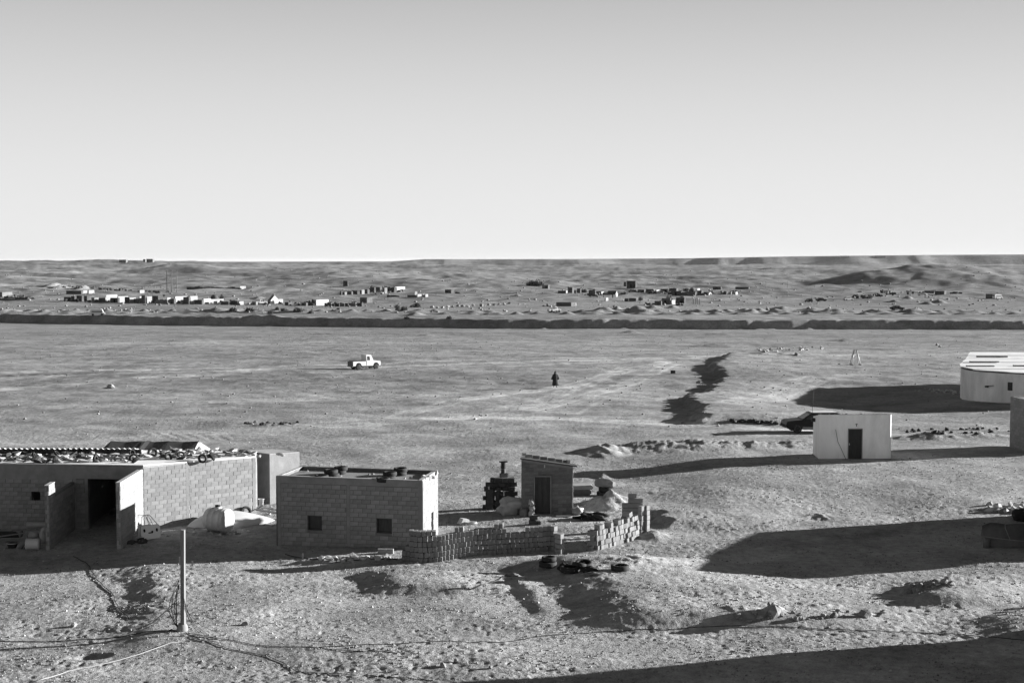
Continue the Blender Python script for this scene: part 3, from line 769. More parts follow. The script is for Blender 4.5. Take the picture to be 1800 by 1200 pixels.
mb = MB(); mb.prism([Lh(p) for p in (hL, hR, hBR, hBL)], [zh+.003, zh+.003, zh-.355, zh-.355], [zh+.03, zh+.03, zh-.33, zh-.33]); mb.build('roof', M['cement'], t)
mb = MB(); mb.box((hR[0]-t.location.x-.02, hR[1]-t.location.y+.03, (zh0-.4+zh)/2), (.10, .10, zh-zh0+.4), R(38)); mb.build('lit_corner_strip', M['white'], t)  # turned strip added so this corner catches a thin line of sun
for k in range(16):
    s_ = random.uniform(.02, .06); link('stone', random.choice(rock_meshes), t, (hL[0]-t.location.x+.2+k*.27+random.uniform(-.1, .1), hL[1]-t.location.y+.12, zh+.02+s_*.5), (0, 0, k), (s_*1.5, s_, s_))
mb = MB(); cxx, cyy = Lh(((hL[0]+(hd0+hd1)/2), hL[1]+.05)); mb.box((cxx, cyy+.05, (zhg+zhd)/2), (hd1-hd0-.08, .04, zhd-zhg-.04)); dd = mb.build('door', M['door'], t)
mb = MB()
for k in range(-4, 5): mb.box((cxx+k*.09, cyy+.02, (zhg+zhd)/2), (.02, .02, zhd-zhg-.12))
mb.build('door_rib', M['soot'], dd)
mb = MB(); mb.box((cxx-(hd1-hd0)/2+.1, cyy-.0, (zhg+zhd)/2+.02), (.05, .05, .12)); mb.build('door_handle', M['chrome'], dd)
mb = MB()
for dx in (-1, 1): mb.box((cxx+dx*((hd1-hd0)/2-.02), cyy-.02, (zhg+zhd)/2), (.04, .08, zhd-zhg-.002))
mb.box((cxx, cyy-.02, zhd-.03), (hd1-hd0-.08, .08, .04)); mb.build('door_frame', M['cement'], t)
mb = MB(); mb.box((cxx, cyy-.12, zhg-.06), (hd1-hd0+.1, .3, .1)); mb.build('door_step', M['cement'], t)
mb = MB(); px_, py_ = Lh((hL[0]+hd0-.75, hL[1]-.03)); mb.tube([(px_-.05, py_, zhd-.05), (px_+.1, py_, zhg+1.2), (px_+.3, py_, zhg+.8), (px_+.62, py_, zhg+.1)], .013, 5); mb.build('cable', M['cable'], t)
mb = MB(); mb.box((cxx+.06, cyy-.09, zhd+.22), (.04, .05, .16)); mb.box((cxx+.06, cyy-.09, zhd+.3), (.14, .03, .03)); mb.build('lamp_bracket', M['soot'], t)
mb = MB(); mb.prism([Lh(p) for p in ((hL[0]-.05, hL[1]-.05), (hR[0]+.05, hR[1]-.05), (hBR[0]+.05, hBR[1]+.05), (hBL[0]-.05, hBL[1]+.05))], zh0-.6, zhg+.12); mb.build('plinth', M['mortar'], t)
mb = MB(); mb.box((hL[0]-t.location.x+.02, .6, zh-.5), (.3, .35, .22)); mb.build('drain_spout', M['soot'], t)

# ================================================= round hall at the right edge
gr = -1.2; zt2 = 2.42
HP = [(74, 158), (51.6, 159.5), (48.1, 150), (45.1, 142.6), (44.5, 140.2), (44.55, 138.3), (45.2, 136.5), (46.3, 135.0), (47.8, 133.7), (49.8, 132.5), (52.5, 131.4), (56, 130.4), (60, 129.6), (74, 128.2)]
t = thing('round_hall', 'large white-walled hall with a rounded end and pale sheet roof at the right edge', 'building', (60, 143, 0))
Lh = lambda p: loc(t, p)
def seg_box(mb, p, q, z0, z1, th):
    p, q = Vector(p), Vector(q); d = (q-p).normalized(); n = Vector((-d.y, d.x))*th
    a, b_, c, e = p, q, q+n, p+n
    mb.prism([tuple(v) for v in (a, b_, c, e)], z0, z1)
mb = MB()
wi = 6
for i in range(len(HP)-1):
    p, q = Vector(Lh(HP[i])), Vector(Lh(HP[i+1]))
    if i == wi+1:      # window in this stretch
        d = q-p; L = d.length; w0, w1 = .45, .45+.5/L*1.0
        a_, b_ = p+d*w0, p+d*w1
        seg_box(mb, p, a_, gr, zt2, .2); seg_box(mb, b_, q, gr, zt2, .2); seg_box(mb, a_, b_, gr, .82, .2); seg_box(mb, a_, b_, 1.62, zt2, .2)
        win = (a_, b_)
    else: seg_box(mb, p, q, gr, zt2, .2)
seg_box(mb, Lh(HP[-1]), Lh(HP[0]), gr, zt2, .2)
mb.build('wall', M['whitewall'], t)
c = (win[0]+win[1])/2; dd = win[1]-win[0]; mb = MB(); mb.box((c.x-dd.y*.2, c.y+dd.x*.2, 1.22), (dd.length, .04, .8), math.atan2(dd.y, dd.x)); mb.build('window', M['door'], t)
# roof of overlapping sheets in strips running left to right
def xl(Y):    # left limit of the roof at depth Y
    pts = sorted([(p[1], p[0]) for p in HP[1:-1]]); return float(np.interp(Y, [a[0] for a in pts], [a[1] for a in pts]))-.12
cuts = [128.3, 131.0, 134.0, 137.5, 141.0, 145.5, 150.0, 154.5, 159.6]
zr_ = lambda Y: zt2+.03+max(0, Y-129)*.012
for k, (ya, yb) in enumerate(zip(cuts[:-1], cuts[1:])):
    n_ = 6; left = [(max(xl(ya+(yb-ya)*i/n_), 44.3) if ya > 128.4 or i > 2 else 66, ya+(yb-ya)*i/n_) for i in range(n_+1)]
    if k == 0: left = [(62, 129.35), (56, 130.2), (52.6, 131.0)]
    poly = [Lh(p) for p in left+[(74, yb), (74, max(ya, 128.2))]]
    lift = (k % 2)*.02
    mb = MB(); mb.prism(poly, [zr_(p[1]+143)+lift for p in poly], [zr_(p[1]+143)+lift+.07 for p in poly]); mb.build('roof_panel', M['roof_white'], t)
for px0, px1, py in ((1719, 1772, 631.5), (1707, 1757, 639), (1701, 1749, 645.5), (1784, 1830, 645)):
    Y_ = (CAMZ-2.6)*FPX/(py-460)
    x0_, x1_ = (px0-900)/FPX*Y_, (px1-900)/FPX*Y_; hh = .22 if py < 635 else .13
    mb = MB(); mb.box(((x0_+x1_)/2-60, Y_-143, zr_(Y_)+.12+hh/2-.04), (x1_-x0_, .5, hh)); mb.build('roof_vent', M['mortar_pale'], t)
mc = corr(50.5-60, 74-60, 130.6-143, zr_(130.6)+.16, 134.4-143, zr_(134.4)+.2, .05, .55); mc.build('corrugated_sheet', M['roof_white'], t)
for k, z_ in ((7, 1.15), (10, .95)):
    p, q = Vector(Lh(HP[k-1])), Vector(Lh(HP[k])); d = (q-p).normalized(); c = (p+q)/2+Vector((d.y, -d.x))*.06; an = math.atan2(d.y, d.x)
    mb = MB(); mb.box((c.x, c.y, z_), (.95, .08, .06), an, 0, 0, -.12); mb.box((c.x-.25, c.y, z_-.08), (.35, .1, .14), an); mb.box((c.x+.4, c.y, z_+.06), (.22, .1, .14), an); mb.build('wall_bracket', M['soot'], t)

# ================================================= block house at the right edge (and beyond the frame)
kA, kB = P2(1778.5, 96.2), (34.2, 91.9)
gk = gz(33, 92)
t = thing('block_building', 'dark block building cut off by the right edge, with a slit window', 'building', (36, 94, 0))
Lh = lambda p: loc(t, p)
zk = 13-(697-460)/FPX*96.2
kC, kD = (40.5, 93.7), (40.3, 98.5)
kl = math.hypot(kB[0]-kA[0], kB[1]-kA[1])
block_wall(t, Lh(kA), Lh(kB), gk-.6, zk, .2, holes=[(2.2, 2.5, 1.75, 2.5)], key='block_dark', mortar='mortar', bl=.45)
block_wall(t, Lh(kB), Lh(kC), gk-.6, zk, .2, key='block', bl=.45, skip=1)
block_wall(t, Lh(kC), Lh(kD), gk-.6, zk, .2, key='block', bl=.45, skip=1)
block_wall(t, Lh(kD), Lh(kA), gk-.6, zk, .2, key='block', bl=.45, skip=1)
mb = MB(); mb.prism([Lh(p) for p in ((kA[0]+.1, kA[1]-.1), (kB[0]+.1, kB[1]+.1), (kC[0]-.1, kC[1]+.1), (kD[0]-.1, kD[1]-.1))], zk-.2, zk-.05); mb.build('roof', M['cement'], t)
# ================================================= houses just outside the frame on the right; their shadows cross the sand
def plain_house(name, label, poly, z0, z1, door=True):
    cx_ = sum(p[0] for p in poly)/len(poly); cy_ = sum(p[1] for p in poly)/len(poly)
    t = thing(name, label, 'building', (cx_, cy_, 0)); q = [loc(t, p) for p in poly]
    mb = MB(); mb.prism(q, z0, z1); mb.build('wall', M['render'], t)
    q2 = [(a*1.02, b_*1.02) for a, b_ in q]; mb = MB(); mb.prism(q2, z1+.003, z1+.14); mb.build('roof', M['cement'], t)
    mx = (q[0][0]+q[1][0])/2; my = (q[0][1]+q[1][1])/2; an = math.atan2(q[1][1]-q[0][1], q[1][0]-q[0][0])
    mb = MB(); mb.box((mx, my, z0+1.3), (.9, .08, 2.0), an); mb.build('door', M['door'], t)
    return t
plain_house('courtyard_house', 'rendered house beyond the right edge whose long shadow crosses the sand', [(23.9, 64.0), (29.4, 74.0), (37, 72.0), (34, 65.6)], -.6, 2.98)
plain_house('tall_house', 'tall rendered house beyond the lower right corner of the view', [(21.2, 42), (24.2, 52.3), (40, 54.5), (40, 38)], -.8, 6.2)
# ================================================= loose concrete blocks in stacks
bb = MB()
Lb, Wb, Hb = .40, .205, .235
def hollow_block(name, m_, Lb=.40, Wb=.19, Hb=.216, ch=.012):
    mb = MB(); e = ch
    # body with chamfered long ends
    prof = [(-Wb/2+e, -Hb/2), (Wb/2-e, -Hb/2), (Wb/2, -Hb/2+e), (Wb/2, Hb/2-e), (Wb/2-e, Hb/2), (-Wb/2+e, Hb/2), (-Wb/2, Hb/2-e), (-Wb/2, -Hb/2+e)]
    mb.extr(prof, -Lb/2, Lb/2)
    return mb.mesh(name, m_)
BLK = hollow_block('concrete_block', M['block_loose'])
BLKD = hollow_block('concrete_block', M['block_black'])
BLKE = hollow_block('concrete_block', M['block_e'])
nblk = 0
def blk(x, y_, z, rz, label, group, rx=0, ry=0, me=BLK, sc=(1, 1, 1)):
    global nblk; nblk += 1
    o = link('concrete_block', me, None, (x, y_, z), (rx, ry, rz), sc); tag(o, label, 'concrete block', group); return o
def G2(px, py): x, y_, z = G(px, py); return Vector((x, y_))
# stack in front of the block house
G2f = lambda px, py: Vector(G0(px, py)[:2])
path = [G2f(*p) for p in ((707, 985), (740, 989), (770, 988), (800, 982), (835, 977), (890, 973), (950, 969), (966, 967))]
cum = [0]
for a, b_ in zip(path[:-1], path[1:]): cum.append(cum[-1]+(b_-a).length)
def along(s_):
    for i in range(len(cum)-1):
        if s_ <= cum[i+1] or i == len(cum)-2:
            f_ = (s_-cum[i])/(cum[i+1]-cum[i]); d = (path[i+1]-path[i]).normalized(); return path[i]+(path[i+1]-path[i])*f_, d
L_ = cum[-1]; nc_ = int(L_/.212)
lab1 = 'grey concrete block in the long winding stack in front of the block house'
grp1 = 'concrete blocks stacked in front of the block house'
def rows_at(px):
    for x1, r_ in ((711, 2), (717, 3), (762, 6), (786, 5.0), (800, 5), (806, 6), (814, 6), (846, 5), (868, 5), (885, 6), (888, 5), (920, 4), (957, 5), (999, 5)):
        if px < x1: return r_
ROWN = ['bottom', 'second', 'third', 'fourth', 'fifth', 'sixth', 'seventh', 'topmost']
for k in range(7):
    s_ = random.uniform(.02, .12); 
    while s_ < L_:
        c, dd_ = along(s_); px = 900+c.x/c.y*FPX
        if k < rows_at(px):
            w_ = random.uniform(.95, 1.04); z = gz(c.x, c.y)-.03; ou = random.uniform(-.02, .02)
            blk(c.x-dd_.y*ou, c.y+dd_.x*ou+.1, z+.237*(k+.5)+random.uniform(-.004, .004), -.03+random.uniform(-.07, .06), 'grey block, %s row, %s of the long winding stack before the block house' % (ROWN[k], 'left end' if px < 770 else 'left half' if px < 835 else 'middle' if px < 890 else 'right part'), grp1, 0, random.uniform(-.035, .035), BLKE, sc=(w_, 1, 1))
        s_ += .219 if random.random() > .12 else random.uniform(.23, .27)
# end columns, sunlit
for (px, py, n_) in ((972, 967, 5), (983.5, 972, 4)):
    c = G2(px, py); z = gz(c.x, c.y)-.03
    for k in range(n_): blk(c.x+random.uniform(-.02, .02), c.y+.05, z+.235*(k+.5), .75+random.uniform(-.08, .08), 'sunlit concrete block in the end columns of the long stack, above the doubled tyres', 'sunlit end columns of the long block stack', sc=(1.2, 1, 1))
# stack right of it, running away towards the heap
A_, B_ = G2f(1046, 968), G2f(1120, 947); d = (B_-A_).normalized(); L_ = (B_-A_).length; n_c = 17
lab2 = 'concrete block in the leaning stack right of the path, its end catching the sun'
for i in range(n_c):
    c = A_+d*((i+.5)*L_/n_c); z = gz(c.x, c.y)-.04
    px = 900+c.x/c.y*FPX
    lean = -.05-.16*(i/n_c)
    nk = 4 if i < n_c*.62 else 5
    if i in (1, 2, 5, 6, 9, 10, 13, 14): nk += 1
    for k in range(nk):
        if random.random() < .03: continue
        out = random.uniform(-.09, .05)
        blk(c.x+d.y*out+lean*k*.235*d.x, c.y-d.x*out+lean*k*.235*d.y, z+.235*(k+.5), math.atan2(d.y, d.x)+random.uniform(-.25, .12), 'sunlit-ended block in the %s row, %s half of the leaning stack' % (ROWN[k], 'near' if i < n_c/2 else 'far'), 'blocks of the leaning stack', 0, lean+random.uniform(-.04, .04), sc=(.86, 1, 1))
c = G2f(1040, 968); z = gz(c.x, c.y)-.03
for k in range(4): blk(c.x+random.uniform(-.03, .03), c.y-.05, z+.235*(k+.5), R(90)+random.uniform(-.06, .06) if k % 2 else random.uniform(-.06, .06), 'dark block in the %s row at the near end of the leaning stack' % ROWN[k], 'near end of the leaning stack', me=BLKE)
# tall pillar of blocks
A_ = G2f(1126, 941)
for k in range(6):
    for j in range(2):
        c = Vector((A_.x+j*.27+.02+random.uniform(-.015, .015), A_.y-.1+j*.12+random.uniform(-.02, .02))); z = gz(A_.x, A_.y)-.03
        blk(c.x, c.y, z+.235*(k+.5), .8+random.uniform(-.05, .05), '%s block of the %s sunlit column of the tall pillar behind the leaning stack' % (ROWN[k], ('left', 'right')[j]), 'front of the tall block pillar', sc=(1.15, .55, 1))
c0 = G2f(1112, 936)
for k in range(8):
    z = gz(c0.x, c0.y)-.03
    for j in range(3 if k < 6 else (2 if k < 7 else 1)):
        blk(c0.x-.3+(j+ (0 if k < 6 else 1))*.30, c0.y+.25, z+.235*(k+.5), R(90)+random.uniform(-.05, .05), 'dark block in the %s row at the rear of the tall pillar' % ROWN[k], 'rear of the tall block pillar')
# dark stack left of the shed
c = G2(882, 893); z = gz(c.x, c.y)-.03
lab3 = 'dark block in the untidy tall stack left of the shed'
HT = lambda x_: 4.6+2.4*math.sin(max(0, min(1, (x_+.95)/1.0))*1.57)-(1.5 if x_ > .62 else 0)
for k in range(7):
    for yy in (0, .22):
        x0 = -.82+(k % 2)*.14
        while x0 < .72:
            if k < HT(x0)-(1.0 if yy == 0 else 0)+random.uniform(-.5, .5) and (yy == 0 or k > 3): blk(c.x+x0, c.y+yy+random.uniform(-.04, .04), z+.235*(k+.5), R(90)+random.uniform(-.10, .10), 'dark block in the %s row of the untidy tall stack left of the shed' % ROWN[k], 'dark blocks left of the shed', random.uniform(-.03, .03), 0, BLKD, sc=(1, random.choice((.6, .9, 1)), 1))
            x0 += .33
for x0, k in ((.1, 8), (.1, 9)):
    blk(c.x+x0, c.y+.3, z+.235*(k-.5), .2+k, 'topmost dark block perched on the untidy stack' if k == 9 else 'second dark block from the top of the untidy stack', 'dark blocks left of the shed', me=BLKD)
t = thing('metal_drum', 'bent metal can on top of the untidy dark block stack', 'can', (c.x+.08, c.y+.3, z+.235*9), .3)
mb = MB(); mb.lathe([(.13, 0), (.15, .05), (.12, .3), (.16, .33)], (0, 0, 0), 12); mb.build('can_body', M['soot'], t); mb = MB(); mb.box((0, 0, .37), (.42, .2, .06)); mb.build('lid', M['soot'], t)
# boards leaning on that stack
for k_, (dx, h_, w_, lb) in enumerate(((-.62, 1.1, .34, 'wide dark board leaning on the untidy block stack'), (-.2, 1.0, .2, 'narrow dark board leaning on the untidy block stack'))):
    mb = MB(); mb.box((0, 0, h_/2), (w_, .04, h_)); o = mb.build('board', M['block_black'], None); o.location = (c.x+dx, c.y-.36, z); o.rotation_euler = (R(-9), 0, .1); tag(o, lb, 'board')
# small loose blocks by the shed door
x, y_, z = G(937, 921)
t_ = tag(link('concrete_block', BLKD, None, (x, y_, z+.11), (0, 0, R(80))), 'dark lower block of the pair standing in front of the shed', 'concrete block')
t_ = tag(link('concrete_block', BLKD, None, (x+.02, y_+.02, z+.345), (0, 0, R(95))), 'dark upper block of the pair standing in front of the shed', 'concrete block')
t_ = tag(link('concrete_block', BLKD, None, (x+.3, y_-.02, z+.09), (0, 0, R(5)), (.8, .8, .8)), 'small dark block beside the pair in front of the shed', 'concrete block')
for i, (px, py, lb) in enumerate(((652, 972, 'hollow block lying at the foot of the house wall, left of the two'), (664, 972, 'hollow block lying at the foot of the house wall, right of the two'))):
    x, y_, z = G(px+20, py); tag(link('concrete_block', BLK, None, (x, y_, z+.1), (0, 0, R(85))), lb, 'concrete block')

# ================================================= tyres
def tyre_mesh(r=.34, w=.2):
    prof = [(r*.60, -w*.36), (r*.66, -w*.46), (r*.86, -w*.5), (r*.97, -w*.42), (r, -w*.2), (r, w*.2), (r*.97, w*.42), (r*.86, w*.5), (r*.66, w*.46), (r*.60, w*.36), (r*.74, w*.3), (r*.92, 0), (r*.74, -w*.3), (r*.60, -w*.36)]
    return MB().lathe(prof, n=24, cap=False).mesh('tyre', M['rubber'])
TYRE = tyre_mesh(); 
def tyre(x, y_, z, label, group=None, s_=1, rx=0, ry=0, rz=0):
    return tag(link('tyre', TYRE, None, (x, y_, z), (rx, ry, rz), (s_, s_, s_)), label, 'tyre', group)
x, y_, z = G(963, 995)
tyre(x, y_, z+.1, 'large lower tyre of the doubled pair in front of the block stack', s_=1.15)
tyre(x+.05, y_+.05, z+.33, 'smaller upper tyre of the doubled pair in front of the block stack', s_=.95)
x, y_, z = G(1090, 1001); tyre(x, y_, z+.1, 'single tyre lying flat to the right of the tyre heap', s_=1.15)
x, y_, z = G(1002, 1004); tyre(x, y_, z+.1, 'tyre lying under rags in the heap beside the doubled tyres', s_=1.25)
x, y_, z = G(1026, 996); tyre(x, y_, z+.12, 'tilted tyre at the back right of the rag heap', s_=1.1, rx=.2)
x, y_, z = G(1018, 1004); tyre(x, y_, z+.28, 'upper tyre lying askew on the rag heap', s_=.9, rx=-.25, ry=.2)
for i, (px, py, r_, lb, m_) in enumerate(((1035, 1003, (.35, .2, .12), 'dark rag draped over the tyre heap', 'cloth_dark'), (992, 1001, (.25, .2, .16), 'dark crumpled rag at the left of the tyre heap', 'cloth_dark'), (1020, 993, (.16, .12, .07), 'pale crumpled rag on top of the tyre heap', 'cloth_pale'),
        (1045, 1010, (.4, .14, .07), 'grey rag trailing on the sand right of the tyre heap', 'cloth_grey'), (900, 1012, (.3, .1, .07), 'grey rag on the crest of the shaded dip', 'cloth_grey'))):
    x, y_, z = G(px, py); tag(link('rag', smooth(blob('rag', M[m_], r_, i+30, 3, .7, 2.2)), None, (x, y_, z+r_[2]*.6)), lb, 'rag')
# tyres on the house roof
zr = ZB-.12
for px, py, n_, lb in ((566, 841, 1, 'front left tyre on the block house roof'), (583, 838, 2, 'tyre in the doubled pair left of centre on the block house roof'), (598, 832.5, 2, 'tyre in the pair at the back left of the block house roof'),
        (673, 846, 1, 'front right tyre on the block house roof'), (685, 842, 2, 'tyre in the doubled pair at the front right of the block house roof'), (703, 835, 2, 'tyre in the pair at the back right of the block house roof')):
    x, y_ = at_z(px, py, zr+.0)
    for k in range(n_): tyre(x+random.uniform(-.05, .05), y_+k*.06, zr+.09+k*.17, ('upper ' if k else ('lower ' if n_ > 1 else ''))+lb, 'tyres on the block house roof', .98, random.uniform(-.03, .05), random.uniform(-.04, .04))
for i, (px, py) in enumerate(((600, 838), (649, 835), (655, 834), (712, 842), (722, 840), (745, 843), (750, 840), (757, 838), (748, 846), (764, 834), (768, 832), (741, 848), (755, 843), (760, 841), (541, 829))):
    x, y_ = at_z(px, py, zr); s_ = random.uniform(.07, .2) if px > 735 else .07
    tag(link('rubble_piece', random.choice(rubble_meshes), None, (x, y_, zr+s_*.6), (random.random()*6, 0, random.random()*6), (s_, s_, s_)), 'pale piece of rubble on the block house roof', 'rubble', 'rubble on the block house roof')

# ================================================= rubble weighing down the workshop roof
cnt = 0
random.seed(21)
for i in range(300):
    px = random.uniform(-6, 446); f_ = px/446.
    py = 814-random.random()**1.0*16-(f_*12 if px > 240 else f_*4)
    x, y_ = at_z(px, py, ZR+.05-(.12 if px > 380 else 0))
    # inside roof outline
    if px > 248:
        s_ = (px-248)/197.; yf = 69.35+3.95*s_*(1/(1+.0*s_))
        if x > -18.1:
            yl = 69.35+(x+18.1)*(3.95/4.8)
            if y_ < yl+.18: continue
    elif y_ < 69.9+(-21.7-x)*.1: continue
    if y_ > 74.9 or (px < 262 and y_ > 73.3): continue
    s_ = random.choice((.1, .12, .14, .18, .22, .26))
    zz_ = ZR+.05-(.125*max(0, min(1, (x+18.1)/4.8)))
    tag(link('rubble_piece', random.choice(roof_bits), None, (x, y_, zz_+s_*.35), (random.uniform(-.4, .4), random.uniform(-.4, .4), random.random()*6), (s_*random.uniform(1, 1.7), s_, s_*random.uniform(.35, .75))), 'rubble on the workshop roof, %s, %s' % ('far left' if px < 90 else 'above the small window' if px < 150 else 'above the garage' if px < 250 else 'left above the long wall' if px < 350 else 'right above the long wall', 'near the front' if py > 806-px*.02 else 'near the back'), 'rubble', 'rubble on the workshop roof'); cnt += 1
for i, (px, py, s_) in enumerate(((100, 802, .2), (168, 808, .22), (235, 806, .24), (268, 800, .26), (296, 803, .22), (318, 800, .2), (60, 806, .2), (356, 806, .24), (372, 804, .22), (232, 800, .18))):
    x, y_ = at_z(px, py, ZR+.1)
    if y_ > 73.4 and px < 262: y_ = 73.2
    tyre(x, min(y_, 74.8), ZR+.12+(.12 if i % 3 == 0 else 0), ('pale dusty old wheel hub among the rubble near the %s of the workshop roof' % ('left end' if px < 110 else 'middle' if px < 260 else 'right end')), 'old wheels on the workshop roof', s_/.34, R(random.uniform(40, 90)), 0, random.random()*3)
for px, py in ((435, 798), (441, 797), (428, 799), (457, 800), (496, 798), (490, 797)):
    x, y_ = at_z(px, py+2, ZR-.1 if px < 450 else 2.66)
    s_ = .12; tag(link('rubble_piece', random.choice(rubble_meshes), None, (x, y_, (ZR-.05 if px < 450 else 2.68)), (0, 0, px), (s_*1.6, s_, s_)), 'slab of broken masonry at the right end of the workshop roofs', 'rubble', 'slabs at the right end of the roofs')

# ================================================= tent behind the workshop
tx0, tx1 = P2(184, 78.5)[0], P2(352, 78.5)[0]
t = thing('ridge_tent', 'long dark canvas ridge tent with a pale gable end, pitched behind the workshop', 'tent', ((tx0+tx1)/2, 80, gz((tx0+tx1)/2, 80)))
zr_ = 13-(776-460)/FPX*80-t.location.z; g_ = zr_-.78; ox = t.location.x
q = lambda px, Y: ((px-900)/FPX*Y-ox, Y-80)
La, Lb_, Lc = q(178, 78.2), q(191, 80), q(172, 81.8); Ra, Rb, Rc = q(330, 78.2), q(346, 80), q(371, 81.8)
mb = MB()
def row(s_, dz=0): return [(La[0]+(Ra[0]-La[0])*s_, La[1]+(Ra[1]-La[1])*s_, g_), (Lb_[0]+(Rb[0]-Lb_[0])*s_, 0, zr_-dz), (Lc[0]+(Rc[0]-Lc[0])*s_, Lc[1], g_)]
vs = []; ks = [0, .17, .33, .5, .66, .83, 1]
for k, s_ in enumerate(ks): vs += row(s_, .05 if k % 2 else 0)
mb.add(vs, [f_ for k in range(6) for f_ in ((3*k, 3*k+3, 3*k+4, 3*k+1), (3*k+1, 3*k+4, 3*k+5, 3*k+2))]+[(0, 1, 2)]); mb.build('canvas_roof', M['tent'], t)
mb = MB(); mb.add([(Ra[0]+.01, Ra[1], g_), (Rc[0]+.01, Rc[1], g_), (Rb[0]+.01, 0, zr_-.01), (Ra[0]+.01, Ra[1], -.3), (Rc[0]+.01, Rc[1], -.3)], [(0, 1, 2), (3, 4, 1, 0)]); mb.build('gable', M['tent_pale'], t)
mb = MB(); mb.add([(La[0], La[1]+.02, g_), (Ra[0], Ra[1]+.02, g_), (Ra[0], Ra[1], -.3), (La[0], La[1], -.3), (Lc[0], Lc[1], g_), (Rc[0], Rc[1], g_), (Rc[0], Rc[1], -.3), (Lc[0], Lc[1], -.3)], [(3, 2, 1, 0), (4, 5, 6, 7)]); mb.build('side_cloth', M['tent'], t)
def on(s_, v, e=.015): r_ = row(s_); return (r_[0][0]+(r_[1][0]-r_[0][0])*v, r_[0][1]+(r_[1][1]-r_[0][1])*v-e, r_[0][2]+(r_[1][2]-r_[0][2])*v+e)
mb = MB(); mb.add([on(.30, 0), on(.40, 0), on(.42, .5), on(.46, 1), on(.40, 1), on(.36, .5)], [(0, 1, 2, 5), (5, 2, 3, 4)]); mb.build('pale_patch', M['tent_pale'], t)
mb = MB(); mb.tube([(Rb[0]+.03, 0, -.4), (Rb[0]+.03, 0, zr_+.06)], .03); mb.build('tent_pole', M['wood'], t)

# ================================================= yard of the workshop
# leaning car door (240-282, 898-950)
x, y_, z = G(264, 949)
t = thing('car_door', 'white stripped car door with bare window frame leaning against the workshop wall', 'car door', (x, y_+.1, z), R(36))
prof = [(-.42, .0), (.40, .06), (.50, .14), (.52, .62), (.42, .72), (-.40, .68), (-.46, .3)]
m4 = Matrix.Rotation(R(-16), 4, 'X')
mb = MB(); mb.extr(prof, -.05, .05, m4); pan = mb.build('door_panel', M['paint_white'], t)
mb = MB()
mb.tube([m4 @ Vector(p) for p in ((-.38, 0, .68), (-.30, 0, 1.12), (-.18, 0, 1.20), (.02, 0, 1.20), (.10, 0, 1.16), (.42, 0, .70))], .02); mb.tube([m4 @ Vector(p) for p in ((.0, 0, .70), (-.12, 0, 1.2))], .014); mb.tube([m4 @ Vector(p) for p in ((.2, 0, .70), (.0, 0, 1.2))], .014); mb.tube([m4 @ Vector(p) for p in ((-.2, 0, .70), (-.2, 0, 1.2))], .012); mb.build('window_frame', M['paint_white'], t)
mb = MB()
for q_, r_ in (((-.28, -.06, .46), .05), ((.34, -.06, .44), .05)): mb.lathe([(r_, -.01), (r_, .01)], n=10, mat4=m4 @ Matrix.Translation(q_) @ Matrix.Rotation(R(90), 4, 'X') @ Matrix.Scale(1.7, 4, (0, 1, 0)))
mb.box(m4 @ Vector((.02, -.06, .33)), (.22, .02, .05)); mb.box(m4 @ Vector((.1, -.06, .37)), (.08, .02, .1)); mb.build('panel_opening', M['dark'], pan)
t2 = thing('car_door', 'second stripped car door standing behind the leaning white one', 'car door', (x-.35, y_+.32, z), R(28))
mb = MB(); mb.extr([(-.3, 0), (.35, 0), (.42, .6), (.3, .68), (-.3, .66)], -.04, .04, Matrix.Rotation(R(-10), 4, 'X')); mb.build('door_panel', M['paint_white'], t2)
mb = MB(); mb.tube([(-.28, .1, .66), (-.24, .22, 1.15), (.1, .2, 1.1), (.3, .1, .66)], .015); mb.build('window_frame', M['soot'], t2)
# water tank lying down
x, y_, z = G(381, 936)
t = thing('water_tank', 'white plastic water tank lying on its side by the workshop wall', 'water tank', (x, y_+.3, z+.60), R(-24))
mT = Matrix.Rotation(R(90), 4, 'Y')
mb = MB(); mb.lathe([(.0, -.64), (.40, -.62), (.53, -.54), (.56, -.36), (.57, -.3), (.585, -.28), (.57, -.26), (.575, .0), (.585, .02), (.57, .04), (.57, .36), (.585, .38), (.57, .4), (.57, .56), (.555, .60), (.52, .615), (0, .62)], n=32, mat4=mT); mb.build('tank_body', M['plastic'], t)
mb = MB(); mb.lathe([(.2, .5), (.2, .62), (.15, .64), (0, .64)], n=16); mb.build('filler_neck', M['plastic'], t)
mb = MB(); mb.lathe([(.13, .64), (.14, .72), (.0, .73)], n=14); mb.build('cap', M['rubber'], t)
x2, y2, z2 = G(402, 938); t = thing('wooden_pallet', 'small pale frame under the white water tank', 'pallet', (x2, y2, z2), R(12))
for k in range(4):
    mb = MB(); mb.box((-.35+k*.23, 0, .05), (.06, .4, .1)); mb.build('slat', M['wood'], t)
mb = MB(); mb.box((0, -.18, .13), (.8, .07, .04)); mb.build('rail', M['wood'], t)
# long white curved shell
def lens(L, w_, h_, n=28, m=10, sx=0.62):
    mb = MB(); vs = []
    for i in range(n+1):
        s_ = i/n; env = (math.sin(math.pi*s_)**.75)*(1+.25*math.cos(math.pi*s_)) if 0 < s_ < 1 else .02
        for j in range(m):
            a = 2*math.pi*j/m; vs.append(((s_-.5)*L, math.cos(a)*w_*env, max(math.sin(a), -.35)*h_*env))
    fs = [(i*m+j, i*m+(j+1) % m, (i+1)*m+(j+1) % m, (i+1)*m+j) for i in range(n) for j in range(m)]
    mb.add(vs, fs, 0, True); return mb
x, y_, z = G(395, 933)
o = lens(4.4, .9, .66).build('curved_shell', M['plastic'], None); o.location = (x, y_+1.5, z+.08); o.rotation_euler = (R(12), R(-2), R(16)); tag(o, 'long white pointed shell lying on the ground behind the water tank', 'shell')
